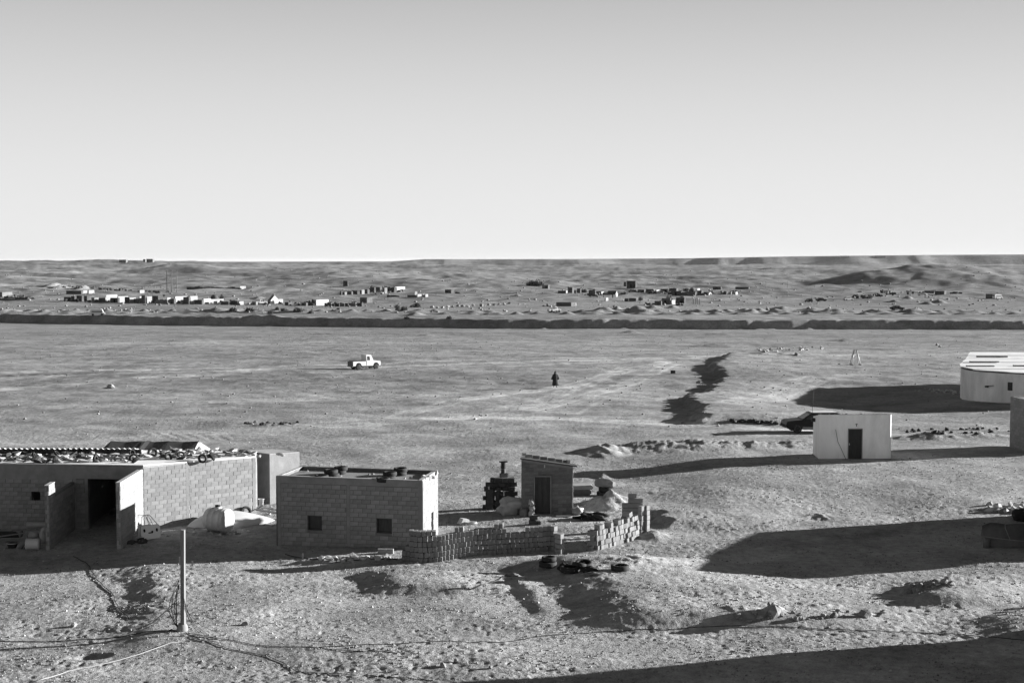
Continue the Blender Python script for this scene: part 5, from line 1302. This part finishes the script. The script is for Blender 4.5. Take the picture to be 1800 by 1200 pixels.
for i, (a, s_, b_, m_) in enumerate(((570, 573, 574, 'far_dark'), (578, 582, 586, 'far_dark'), (588, 593, 595, 'far_dark'), (597, 604, 605, 'far_mid'), (606, 609, 611, 'far_dark'), (612, 625, 627, 'far_mid'), (627, 636, 637, 'far_dark'))):
    hut(a, s_, b_, 532.5, 538.5, m_, '%s low structure between the white hut and the arched shelter' % ORD[i], 'low structures right of the long left row')
wall(329, 424, 503, 508.5, 'far_dark', 'long low dark wall standing behind the long left row'); hut(421, 422, 429, 503, 508.5, 'far_white', 'tiny white hut at the right end of the long low dark wall', None)
hut(112, 143, 145, 511, 517, 'far_dark', 'low dark structure at the upper left of the settlement'); hut(144, 146, 152, 510.5, 516, 'far_white', 'left one of two white huts beside the low dark structure'); hut(154, 156, 162, 510, 516, 'far_white', 'right one of two white huts beside the low dark structure')
hut(244, 246, 251, 510, 515, 'far_white', 'small bright hut standing alone left of the three tall poles'); hut(-4, 4, 14, 513.5, 522, 'far_mid', 'small grey house with windows at the left edge')
wall(180, 225, 506.5, 508, 'far_dark', 'thin dark line of wall at the upper left', jag=.1); wall(-5, 50, 522, 527.5, 'far_dark', 'dark rubble wall at the left edge beyond the embankment', jag=.6); wall(250, 292, 504, 508, 'far_dark', 'low dark wall left of the three tall poles')
wall(268, 300, 515, 521, 'far_mid', 'grey slope of reed fencing behind the long left row', jag=.4)
for i, px in enumerate((293.5, 302, 311)):
    x, y_, z, mp = foot(px, 514); h_ = 39*mp; t = thing('mast', '%s of the three tall pale poles in the settlement' % ('left', 'middle', 'right')[i], 'pole', (x, y_, z), 0, 'three tall poles')
    MB().tube([(0, 0, -.5), (0, 0, h_)], [.2, .12], 6).build('shaft', M['far_mid'], t); MB().tube([(-.5, 0, h_-.2), (.5, 0, h_-.2)], .06, 5).build('crossarm', M['far_mid'], t)
for i, (px, h_) in enumerate(((186, 25), (147, 18), (122, 16), (246, 20), (357, 12), (430, 14), (1346, 11), (1384, 11), (1102, 13), (1126, 8), (760, 9))):
    yb = 514 if px < 300 else 506 if px > 1300 else 503 if px > 1050 and px < 1110 else 512
    if px == 760: yb = 553
    x, y_, z, mp = foot(px, yb); t = thing('mast', ['thin pole above the white huts at the left', 'thin pole left of the white huts', 'leftmost thin pole over the settlement', 'thin pole by the small bright hut', 'thin pole over the long left row', 'thin pole right of the long low wall', 'left thin pole on the right-hand plain', 'right thin pole on the right-hand plain', 'thin mast beside the tall block house on the plain', 'thin pole right of the tall block house', 'short pole at the edge of the embankment'][i], 'pole', (x, y_, z))
    MB().tube([(0, 0, -.5), (0, 0, h_*mp)], .07, 5).build('shaft', M['far_mid'], t); MB().box((0, 0, h_*mp), (.6, .08, .08)).build('crossarm', M['far_mid'], t)
for i, (px, py, w, h) in enumerate(((409, 547, 13, 6), (439, 547, 15, 6), (487, 545, 8, 5.5), (498, 547, 10, 6), (523, 548, 17, 7), (546, 551, 10, 5), (475, 552, 10, 5), (698, 541, 9, 5), (699, 545.5, 10, 6), (710, 545.5, 12, 7), (733, 540, 14, 6.5), (722, 540, 4, 3), (595, 544, 6, 3), (715, 560, 9, 3), (790, 560, 9, 4))):
    bush(px, py, w, h, '%s rounded shrub from the left on the strip above the embankment' % ORD[i])
# --- middle group
hut(603, 611, 612, 493.5, 503, 'far_dark', 'tall dark water-tower hut standing alone above the middle group', name='tower_hut')
mid = 'huts of the middle group'
for i, (a, s_, b_, yt, yb, m_) in enumerate(((597, 600, 602, 512, 518.5, 'far_dark'), (602, 606, 609, 513, 518.5, 'far_mid'), (610, 618, 620, 512, 518, 'far_dark'), (621, 628, 632, 511, 517.5, 'far_dark'), (633, 636, 640, 509.5, 517, 'far_mid'), (640, 646, 649, 508.5, 516.5, 'far_dark'),
      (650, 658, 660, 505, 515, 'far_dark'), (660, 668, 671, 504.5, 513, 'far_dark'), (672, 676, 680, 505.5, 516, 'far_mid'), (680, 686, 690, 504.5, 513, 'far_dark'), (689, 693, 697, 505, 513.5, 'far_dark'), (693, 695, 705, 504, 510, 'far_white'), (703, 704, 711, 504, 509, 'far_white'), (698, 704, 706, 510, 513.5, 'far_dark'))):
    hut(a, s_, b_, yt, yb, m_, '%s %s hut from the left in the middle group of the settlement' % (ORD[i], {'far_dark': 'dark', 'far_mid': 'grey', 'far_white': 'white'}[m_]), mid)
bush(655, 511, 13, 8, 'dark spreading tree on the left of the middle group', m_='bush', cat='tree', name='small_tree'); bush(677, 510, 12, 7, 'dark tree in the centre of the middle group', cat='tree', name='small_tree')
fcar(659, 672, 517.5, 'white car parked in front of the middle group', 'paint_white', 178)
wall(681, 701, 518.5, 522, 'far_dark', 'low dark wall below the middle group'); wall(716, 731, 517.5, 522, 'far_dark', 'short dark wall right of the middle group'); hut(728, 729, 733, 512.5, 520, 'far_mid', 'small upright hut at the end of the short dark wall')
for i, (a, s_, b_) in enumerate(((732, 734, 741), (741, 743, 747), (746, 748, 752))): hut(a, s_, b_, 517, 522, 'far_white', '%s white box right of the short dark wall' % ORD[i], 'white boxes right of the middle group')
hut(782, 793, 798, 509, 515.5, 'far_dark', 'dark hut with a white end standing between the two groups'); wall(800, 808, 513, 516, 'far_dark', 'short low wall right of the dark hut between the groups')
hut(632, 645, 653, 523, 532.5, 'far_dark', 'dark shelter with a bright arched end below the middle group'); scrap(632, 536, 12, 7, 'far_dark', 'dark scrap beside the shelter with the arched end')
hut(843, 847.5, 848.5, 534, 539, 'far_mid', 'small lone cube between the shrubs and the wrecked truck', door=False)
for i, px in enumerate(range(760, 900, 9)):
    if 838 < px < 852: continue
    x, y_, z, mp = foot(px, 541-(px-760)*.05+((i*37) % 5)*.4); tag(link('boulder', random.choice(rock_meshes), None, (x, y_, z+.25), (0, 0, i), (.8, .8, .8)), 'dark boulder in the line of boulders leading to the lone cube', 'boulder', 'line of boulders near the lone cube')
# --- right-hand group
bush(934, 502.5, 16, 9, 'left part of the dark clump of trees standing alone on the plain', m_='bush', cat='tree', name='small_tree'); bush(946, 502.5, 17, 10, 'right part of the dark clump of trees standing alone on the plain', cat='tree', name='small_tree')
hut(953, 964, 965.5, 501, 507.5, 'far_mid', 'grey hut right of the lone clump of dark trees')
hut(1102, 1117, 1121, 494, 506, 'far_dark', 'tall dark block house with a white end standing highest in the right group', name='block_house'); hut(1096.5, 1101, 1102, 495.5, 503.5, 'far_dark', 'small dark lean-to left of the tall block house')
rg = 'huts of the right group'
RG = [(981, 994, 996, 511, 515.5, 'far_dark'), (994, 995, 998, 510.5, 515.5, 'far_white'), (998, 1006, 1009, 505, 515, 'far_dark'), (1008, 1010, 1013, 509.5, 515, 'far_white'), (1014, 1020, 1022, 507, 515, 'far_dark'), (1035, 1046, 1048, 510, 521, 'far_dark'), (1047, 1056, 1058, 512, 518, 'far_mid'), (1055, 1057, 1062, 512.5, 518, 'far_white'),
      (1063, 1065, 1070, 523.5, 529, 'far_white'), (1098, 1103, 1105, 524.5, 529.5, 'far_dark'), (1106, 1118, 1120, 524, 529.5, 'far_dark'), (1108, 1118, 1120, 509.5, 513, 'far_dark'), (1121, 1132, 1135, 509, 513.5, 'far_dark'), (1136, 1149, 1153, 508, 513.5, 'far_dark'), (1153, 1154, 1161, 509.5, 514.5, 'far_white'), (1162, 1174, 1176, 508.5, 515, 'far_dark'),
      (1177, 1189, 1192, 507, 515, 'far_dark'), (1182, 1197, 1199, 512, 520, 'far_dark'), (1200, 1222, 1224, 514, 520, 'far_dark'), (1226, 1233, 1238, 510.5, 519, 'far_dark'), (1240, 1244, 1246, 513.5, 518, 'far_dark'), (1254, 1267, 1270, 504, 509, 'far_dark'), (1267, 1270, 1272, 512, 517.5, 'far_mid'), (1273, 1277, 1281, 513, 517.5, 'far_dark'), (1282, 1285, 1288, 513, 517.5, 'far_mid'),
      (1289, 1293, 1299, 513, 518, 'far_white'), (1294, 1316, 1319, 504.5, 508, 'far_dark'), (1225, 1226, 1232, 507, 511, 'far_white'), (1151, 1162, 1164, 529, 536.5, 'far_dark'), (1164, 1178, 1180, 525, 535, 'far_dark'), (1179, 1181, 1189, 527.5, 535, 'far_white'), (1189, 1203, 1205, 523.5, 533, 'far_dark')]
for i, (a, s_, b_, yt, yb, m_) in enumerate(RG):
    hut(a, s_, b_, yt, yb, m_, '%s %s hut counted from the left in the right group of the settlement' % (ORD[i], {'far_dark': 'dark', 'far_mid': 'grey', 'far_white': 'white'}[m_]), rg)
tentf(1065, 1082, 1087, 511, 522, 'dark ridge tent with a bright gable in the right group'); tentf(1209, 1222, 1225, 505.5, 519, 'dark domed tent in the right group', dome=True); tentf(1243, 1246, 1256, 513, 518.5, 'small white tent right of the dark domed tent', 'far_white')
for i, (px, py, w, h) in enumerate(((1021, 514, 10, 8), (1028, 514, 8, 7), (1043, 516, 10, 8), (1126, 528, 8, 7), (1176, 528, 12, 8), (1198, 526, 10, 6), (1184, 513, 11, 6), (1206, 512, 10, 6))):
    bush(px, py, w, h, '%s dark tree from the left in the right group' % ORD[i], 'dark trees of the right group', cat='tree', name='small_tree')
wall(1050, 1082, 519, 523, 'far_dark', 'low dark wall under the dark ridge tent'); hut(978, 1004, 1013, 531.5, 538.5, 'far_dark', 'low dark house with a white end, nearest of the right group', rg); hut(1008, 1009, 1013.5, 532.5, 538, 'far_white', 'white box at the end of the nearest dark house')
pk(963, 985, 549.5, 'wrecked white truck standing just above the embankment', 'paint_white', 25)
scrap(973, 549, 16, 8, 'far_white', 'pale scrap piled round the wrecked white truck')
for i, (px, py, w, h, m_) in enumerate(((1140, 536, 16, 7, 'far_dark'), (1195, 537, 14, 6, 'far_dark'), (1524, 525, 16, 7, 'far_dark'), (1546, 521, 12, 6, 'far_dark'), (1553, 515, 9, 8, 'far_dark'), (1563, 515, 13, 8, 'far_white'), (1570, 517, 12, 4, 'far_dark'), (1598, 513, 9, 2.5, 'far_dark'), (1681, 516, 18, 5, 'far_dark'), (1512, 513.5, 8, 2.5, 'far_dark'), (20, 524, 30, 5, 'far_dark'))):
    scrap(px, py, w, h, m_, '%s %s scrap heap from the left, on the plain to the right' % (ORD[i], 'pale' if m_ == 'far_white' else 'dark'), 'scrap heaps among the far cars', i)
for i, px in enumerate((1218.5, 1222, 1225.5, 1229)):
    x, y_, z, mp = foot(px, 535); tag(MB().box((0, 0, .9), (.22, .22, 2.6)).build('post', M['far_mid']), '%s post of the row of four beside the lowest huts' % ORD[i], 'post', 'row of four posts').location = (x, y_, z)
fcar(1415, 1428, 531.3, 'dark small car facing away, leftmost of the cars on the right', 'paint_black', 100, EST); fcar(1430, 1457, 529.5, 'dark saloon beside the leftmost car on the right', 'soot', 8)
fcar(1481, 1501, 528, 'white saloon standing apart on the right-hand plain', 'paint_white', 20); fcar(1562, 1592, 545, 'black wrecked saloon close to the embankment on the right', 'soot', 4)
fcar(1611, 1631, 520, 'half-white car in front of the low black tent', 'paint_white', 160); fcar(1740, 1767, 525.5, 'truck with a bright white front at the far right', 'paint_white', 22, VAN, name='parked_van')
tentf(1624, 1642, 1645, 511, 516, 'low black tent under the dark hill', 'far_dark', 'far_dark'); hut(1645, 1660, 1671, 511.5, 517.5, 'far_dark', 'dark shed with a white end right of the low black tent')
hut(1735, 1750, 1757, 517, 525, 'far_dark', 'dark box beside the bright-fronted truck at the far right')
for i, (a, b_, yb) in enumerate(((253, 257, 457.5), (259, 270, 457.5), (211, 223, 458.5), (1478, 1492, 449.3), (1538, 1556, 449))):
    x, y_, z, mp = foot((a+b_)/2, yb+3); zt = 13-((452.5 if i < 2 else 457) -460)/FPX*y_ if i < 3 else None
    h_ = max(4, (3.5 if i < 2 else 2)*mp); tag(MB().box((0, 0, h_/2), ((b_-a)*mp, 12, h_*1.6)).build('fort', M['far_mid']), ['left small fort-like block on the hilltop at the left', 'wide fort-like block on the hilltop at the left', 'low roofless block on the skyline at the left', 'low building on the plateau rim at the right', 'farthest low building on the plateau rim'][i], 'building').location = (x, y_, z)
cl_ = MB(); rs_ = random.Random(77)
for xa, xb, ya, yb, n_ in ((112, 300, 529, 533, 70), (300, 430, 533, 535, 45), (440, 640, 535, 537, 50), (600, 712, 517, 513, 60), (1035, 1110, 521, 516, 30), (1110, 1245, 514, 519, 70), (1150, 1205, 536, 531, 40), (1250, 1300, 516, 517, 18), (0, 60, 520, 527, 30), (110, 300, 505, 517, 40), (1500, 1640, 524, 514, 25)):
    for k in range(n_):
        f_ = rs_.random(); x, y_, z = G(xa+(xb-xa)*f_, ya+(yb-ya)*f_+rs_.uniform(-2.5, .8)); h_ = rs_.uniform(.2, 1.3)
        cl_.box((x, y_, z+h_/2-.1), (rs_.uniform(.3, 2.2), rs_.uniform(.3, 1.5), h_), rs_.uniform(-1, 1), 0, rs_.uniform(-.3, .3), rs_.uniform(-.3, .3))
o = cl_.build('scrap_litter', M['far_dark']); o['label'] = 'scattered dark scrap and brushwood around the far huts'; o['kind'] = 'stuff'; o['category'] = 'scrap'
# ================================================= things on the near plain
x, y_, z, mp = foot(1503, 641)
t = thing('trestle_stand', 'white four-legged metal stand on the plain near the round hall', 'stand', (x, y_, z)); h_ = 26*mp
for sx, sy in ((-1, -1), (1, -1), (-1, 1), (1, 1)): MB().tube([(sx*.62, sy*.45, 0), (sx*.16, sy*.12, h_)], .085, 6).build('leg', M['plastic'], t)
MB().box((0, 0, h_), (.6, .4, .1)).build('top_plate', M['plastic'], t); MB().tube([(-.4, -.3, h_*.5), (.4, -.3, h_*.5)], .03).build('stretcher', M['plastic'], t)
for i, (dx, lb) in enumerate(((-.62, 'dark stone at the left foot of the white stand'), (.62, 'dark stone at the right foot of the white stand'), (-2.4, 'dark stone lying left of the white stand'))):
    tag(link('stone', rock_meshes[i], None, (x+dx, y_-.5, z+.1), (0, 0, i), (.25, .25, .2)), lb, 'stone')
x, y_, z, mp = foot(1183, 656); o = MB().box((0, 0, .18), (.55, .3, .36), .05).build('crate', M['block_black']); o.location = (x, y_, z); MB().box((0, 0, .375), (.5, .26, .02), .05).build('lid', M['cement'], o); tag(o, 'small dark crate lying alone on the plain left of the shaded bank', 'crate')
# dark rocks along the track by the dark car
rnd = random.Random(5)
def rocks(n, xa, ya, xb, yb, sp, s0, s1, label, group, meshes=rock_meshes, cat='rock', name='rock', m_=None):
    for k in range(n):
        f_ = rnd.random(); x, y_, z = G(xa+(xb-xa)*f_+rnd.uniform(-2, 2), ya+(yb-ya)*f_+rnd.uniform(-sp, sp)); s_ = rnd.uniform(s0, s1)
        tag(link(name, rnd.choice(meshes), None, (x, y_, z+s_*.25), (rnd.random()*.5, rnd.random()*.5, rnd.random()*6), (s_, s_, s_)), label, cat, group)
DK = [blob('rock', M['soot'], (1, .8, .7), s_+50, 1, .5, 1.3) for s_ in range(3)]
rocks(26, 1272, 740, 1366, 744, 1.5, .12, .3, 'dark rock in the line of rocks left of the dark car', 'dark rocks beside the track', DK)
rocks(26, 1584, 760, 1775, 756, 5, .1, .26, 'dark rock in the scatter between the white hut and the round hall', 'dark rocks right of the white hut', DK)
rocks(34, 1330, 617, 1450, 612, 3, .15, .42, 'pale debris in the strip of rubbish near the white stand', 'debris strip near the white stand', rubble_meshes, 'debris', 'debris')
rocks(22, 425, 745, 530, 744, 1.6, .07, .2, 'dark stone in the faint line of rubbish on the open plain', 'line of stones on the plain', DK)
rocks(24, 1610, 685, 1690, 692, 3, .12, .3, 'pale stone lying in the shadow of the round hall', 'pale stones in the shadow of the hall', rubble_meshes, 'stone', 'stone')
rocks(34, 562, 986, 690, 980, 4.5, .07, .22, 'broken masonry lying before the block house', 'broken masonry before the block house', rubble_meshes, 'rubble', 'rubble_piece')
rocks(18, 270, 940, 460, 936, 3, .05, .14, 'small pale stone around the white water tank', 'stones around the water tank', rubble_meshes, 'stone', 'stone')
rocks(12, 465, 900, 520, 890, 6, .07, .2, 'broken masonry between the annex and the block house', 'broken masonry by the annex', rubble_meshes, 'rubble', 'rubble_piece')
rocks(30, 1290, 1086, 1560, 1076, 7, .06, .2, 'rock in the broken line of rocks on the right foreground', 'line of rocks in the right foreground')
rocks(14, 1590, 1036, 1680, 1026, 6, .08, .2, 'rock on the low mound in the right foreground', 'rocks on the low mound')
rocks(12, 225, 955, 262, 952, 3, .1, .22, 'dark clod at the foot of the wing wall by the car door', 'dark clods by the wing wall', DK, 'clod', 'clod')
rocks(22, 1730, 893, 1810, 893, 7, .1, .3, 'stone in the heap at the right edge behind the covered wreck', 'stones at the right edge', rubble_meshes, 'stone', 'stone')
for px, py, s_, lb in ((1362, 1082, .42, 'largest clod-like boulder in the right foreground'), (1521, 1083, .3, 'small dark boulder standing alone in the right foreground'), (1352, 1062, .13, 'small upright pale stone above the largest boulder'), (778, 1172, .15, 'small upright stone in the bottom foreground, left of two'), (862, 1174, .12, 'small upright stone in the bottom foreground, right of two'), (802, 1162, .12, 'flat stone above the two upright stones'), (130, 1100, .14, 'stone alone in the left foreground'), (430, 1098, .14, 'stone right of the wooden post'), (195, 681, .4, 'lone rock on the plain at the left'), (1647, 607, .5, 'pale rock on the plain above the round hall shadow'), (1652, 610, .35, 'smaller pale rock beside the pale rock on the plain'), (1228, 674, .3, 'white rag-like rock at the left of the shaded bank'), (1400, 625, .5, 'dark lump beside the far track')):
    x, y_, z = G(px, py); tag(link('stone', rock_meshes[int(px) % 5], None, (x, y_, z+s_*.3), (0, 0, px), (s_, s_*.8, s_*1.1)), lb, 'stone')
# ================================================= around the shed
x, y_, z = G(897, 904)
o = link('sack', smooth(blob('sack', M['cloth_pale'], (.70, .5, .52), 12, 4, .42, 1.5)), None, (x, y_, z+.42), (0, R(-18), 0)); tag(o, 'big pale cloth bundle slumped left of the shed', 'bundle')
x, y_, z = G(921, 907); o = MB().lathe([(.2, 0), (.24, .1), (.22, .35), (.14, .44), (0, .46)], n=18).build('sack', M['cloth_grey']); o.location = (x, y_, z-.02); tag(o, 'short grey tied sack between the pale bundle and the shed', 'sack')
for k in range(3):
    x, y_, z = G(934, 907); tag(link('bag', smooth(blob('bag', M['cloth_pale'], (.15, .13, .17), 40+k, 3, .4, 2.2)), None, (x+(k % 2)*.04, y_-.1, z+.16+k*.29)), ('lowest', 'middle', 'topmost')[k]+' of three pale bags piled by the shed door', 'bag', 'three bags by the shed door')
x, y_, z = G(990, 908); o = MB().box((0, 0, .03), (.75, .2, .05), .02).build('plank', M['wood']); o.location = (x, y_, z); tag(o, 'pale plank on the ground at the foot of the shed', 'plank')
x, y_, z = G(1022, 869); mb = MB()
def slab(c, d, name, m_, label, rz=0.):
    mb = MB(); a, b_, h_ = d[0]/2, d[1]/2, d[2]/2; e = min(d)*.3
    pr = [(-a+e, -h_), (a-e, -h_), (a, -h_+e), (a, h_-e), (a-e, h_), (-a+e, h_), (-a, h_-e), (-a, -h_+e)]
    mb.extr(pr, -b_, b_); o = mb.build(name, M[m_]); o.location = c; o.rotation_euler = (0, 0, rz); tag(o, label, 'mattress' if name == 'mattress' else name.replace('_', ' ')); return o
slab((x, y_+.2, z+.16), (1.0, .9, .28), 'seat_cushion', 'cloth_grey', 'grey cushion at the bottom of the pile behind the shed', .1); slab((x+.04, y_+.2, z+.43), (1.15, .95, .22), 'mattress', 'cloth_pale', 'pale mattress on the pile right of the shed', .05)
x, y_, z = G(1062, 850); x, y_ = at_Y(1062, 860, 79.0)[0], 79.0; z = gz(x, y_)
tyre(x, y_, z+.12, 'lower of two stacked tyres behind the sand heap', None, 1.25); tyre(x+.1, y_, z+.38, 'upper of two stacked tyres behind the sand heap, under the broken slab', None, 1.2, .06)
o = link('broken_slab', blob('broken_slab', M['rock'], (.62, .42, .36), 70, 2, .6, 1.3), None, (x+.1, y_, z+.66), (0, .1, 0), (.8, .8, .8)); tag(o, 'broken slab resting on the stacked tyres behind the sand heap', 'slab')
x, y_, z = G(1015, 903); tag(link('bundle', smooth(blob('bundle', M['cloth_pale'], (.3, .25, .22), 61, 3, .5, 2.4)), None, (x, y_, z+.15)), 'pale crumpled bundle right of the shed', 'bundle')
x, y_, z = G(1040, 913); tag(link('tarpaulin', smooth(blob('tarpaulin', M['cloth_dark'], (.72, .4, .22), 62, 4, .6, 2.2)), None, (x, y_, z+.12)), 'dark striped tarpaulin heaped on the ground right of the shed', 'tarpaulin')
x, y_, z = G(1033, 911); tag(link('rag', smooth(blob('rag', M['cloth_pale'], (.42, .12, .10), 63, 3, .5, 2.0)), None, (x+.1, y_-.1, z+.28), (0, .1, .4)), 'pale rag lying across the dark tarpaulin', 'rag')
x, y_, z = G(817, 921); mb = MB(); mb.extr([(0, 0), (.5, .0), (.42, .34), (.08, .3)], -.2, .2); o = mb.build('plastic_canister', M['plastic']); o.location = (x-.3, y_, z+.02); o.rotation_euler = (0, .3, .5); tag(o, 'white broken canister on the sand behind the long block stack', 'canister')
x, y_, z = G(824, 921); o = MB().lathe([(.26, -.02), (.33, 0), (.3, .08), (.24, .06), (.26, -.02)], n=20, cap=False, sy=.6).build('plastic_ring', M['plastic']); o.location = (x+.1, y_, z+.05); tag(o, 'white plastic ring beside the broken canister', 'ring')
# covered wreck at the right edge
x, y_, z = G(1790, 962)
t = thing('covered_boat', 'long low hull covered with dark tarpaulin cut off by the right edge', 'boat', (x+.2, y_+.4, z-.12))
M['canvas_cover'] = mat('canvas_cover', .13, .95, .35, 1.6, .02, 5)
mb = MB(); vs = []; n_ = 12
for i in range(n_+1):
    s_ = i/n_; xx = -1.75+s_*4.6; w_ = .75*math.sin(min(1, s_*1.6+.12)*math.pi/2); zb = .12-.08*s_
    vs += [(xx, -w_, .62-.12*math.sin(s_*3)), (xx+.12, -w_*.75, zb), (xx+.12, w_*.75, zb), (xx, w_, .62)]
fs = [f_ for i in range(n_) for f_ in ((4*i, 4*i+1, 4*i+5, 4*i+4), (4*i+1, 4*i+2, 4*i+6, 4*i+5), (4*i+2, 4*i+3, 4*i+7, 4*i+6))]+[(0, 3, 2, 1), (4*n_, 4*n_+1, 4*n_+2, 4*n_+3)]
mb.add(vs, fs); mb.build('hull', M['cloth_grey'], t)
mb = MB(); vs = []
for i in range(n_+1):
    s_ = i/n_; xx = -1.77+s_*4.6; w_ = .80*math.sin(min(1, s_*1.6+.12)*math.pi/2)
    vs += [(xx, -w_, .60-.12*math.sin(s_*3)), (xx, -w_*.6, .88+.16*math.sin(s_*7)+.07*math.sin(s_*23)), (xx, .1*math.sin(s_*11), 1.02+.18*math.sin(s_*5+.4)+.06*math.sin(s_*19)), (xx, w_*.7, .85), (xx, w_, .55)]
fs = [(5*i+j, 5*i+j+5, 5*i+j+6, 5*i+j+1) for i in range(n_) for j in range(4)]+[(0, 1, 2, 3, 4)]
mb.add(vs, fs, 0, True); mb.build('tarpaulin', M['canvas_cover'], t)
mb = MB(); mb.tube([(vs[5*i][0], vs[5*i][1]-.02, vs[5*i][2]) for i in range(n_+1)], .025, 5); mb.build('gunwale', M['cement'], t)
mb = MB(); mb.tube([(-.7, -.75, .52), (-.85, -.45, 1.06), (-.7, 0, 1.2), (-.6, .6, .98)], .02, 5); mb.build('rope', M['cement'], t)
x, y_, z = G(1734, 962); o = MB().lathe([(.16, 0), (.17, .42), (.15, .45), (0, .45)], n=16).build('jerrycan', M['cloth_grey']); o.location = (x, y_, z); tag(o, 'small grey drum at the bow of the covered hull', 'drum')
x, y_, z = G(1795, 915); o = link('bundle', smooth(blob('bundle', M['cloth_dark'], (.5, .4, .35), 80, 3, .3, 1.5)), None, (x, y_, z+.3)); tag(o, 'dark rounded bundle behind the covered hull', 'bundle')
# inside the garage: parked old car seen in the dark
x, y_ = -19.0, 72.2
car('parked_car', 'old car parked deep in the dark garage, its pale bumper showing', (x, y_, gz(x, 71)-.25), R(95), LOW, 1.7, (-1.3, 1.3), EST, 'cloth_grey', .33, .2)
# ================================================= pebbles
def pebbles(name, n, y0, y1, s0, s1, m_, seed, powr=2.2):
    rs = np.random.RandomState(seed); Y = y0*(y1/y0)**(rs.rand(n)**1.0); X = (rs.rand(n)*2-1)*(.37*Y+1.5)
    cl = pn(X/2.5+seed, Y/2.5)+.6*pn(X/.8, Y/.8+seed); k = cl > rs.rand(n)*1.0-.35; X, Y = X[k], Y[k]; n = len(X)
    Z = H(X, Y)+micro(X, Y); S = s0+(s1-s0)*rs.rand(n)**powr
    base = np.array([(1, 0, 0), (0, 1, 0), (-1, 0, 0), (0, -1, 0), (0, 0, 1), (0, 0, -1)], float)
    V = base[None]*(1+.7*(rs.rand(n, 6, 1)-.5))*S[:, None, None]*np.array([1, .9, .7])
    a = rs.rand(n)*6.28; c, s_ = np.cos(a)[:, None], np.sin(a)[:, None]
    Vx = V[..., 0]*c-V[..., 1]*s_+.3*V[..., 2]; Vy = V[..., 0]*s_+V[..., 1]*c; V = np.stack([Vx+X[:, None], Vy+Y[:, None], V[..., 2]+(Z+S*.25)[:, None]], -1).reshape(-1, 3)
    tri = np.array([(0, 1, 4), (1, 2, 4), (2, 3, 4), (3, 0, 4), (1, 0, 5), (2, 1, 5), (3, 2, 5), (0, 3, 5)]); F = (np.arange(n)[:, None, None]*6+tri[None]).reshape(-1, 3)
    me = bpy.data.meshes.new(name); me.vertices.add(len(V)); me.vertices.foreach_set('co', V.astype(np.float32).ravel()); me.loops.add(F.size); me.loops.foreach_set('vertex_index', F.astype(np.int32).ravel())
    me.polygons.add(len(F)); me.polygons.foreach_set('loop_start', np.arange(0, F.size, 3, dtype=np.int32)); me.update(calc_edges=True)
    me.materials.append(M[m_]); o = bpy.data.objects.new(name, me); C.objects.link(o); o['kind'] = 'stuff'
    tag(o, {'gravel': 'grey gravel scattered over the near sand', 'pale_gravel': 'pale pebbles scattered over the near sand', 'pale_stones': 'pale litter and stones dotted over the open plain', 'far_rocks': 'rocks and scrub specks scattered over the plain beyond the embankment', 'far_stones': 'stones scattered over the open plain'}[name], 'gravel')
M['gravel'] = mat('gravel', .26, .95, .45, 1.3, coord='Object')
pebbles('gravel', 46000, 44, 92, .014, .06, 'gravel', 1, 2.6)
pebbles('pale_gravel', 5000, 44, 110, .015, .07, 'rubble', 2, 3)
pebbles('pale_stones', 420, 110, 384, .05, .18, 'rubble', 6, 3)
pebbles('far_rocks', 7000, 440, 1700, .18, .8, 'gravel', 8, 2.5)
pebbles('far_stones', 4500, 110, 384, .03, .15, 'gravel', 3, 3)

# ================================================= dusty air
HAZE = 1.3e-5
hz = bpy.data.materials.new('dusty_air'); hz.use_nodes = True; hn = hz.node_tree; hn.nodes.clear()
ho = hn.nodes.new('ShaderNodeOutputMaterial'); hp_ = hn.nodes.new('ShaderNodeVolumePrincipled')
hp_.inputs['Color'].default_value = (.9, .9, .9, 1); hp_.inputs['Density'].default_value = HAZE; hp_.inputs['Anisotropy'].default_value = .3
hn.links.new(hp_.outputs[0], ho.inputs['Volume'])
o = MB().box((0, 8000, 24), (60000, 37000, 64)).build('haze', hz); o['kind'] = 'stuff'
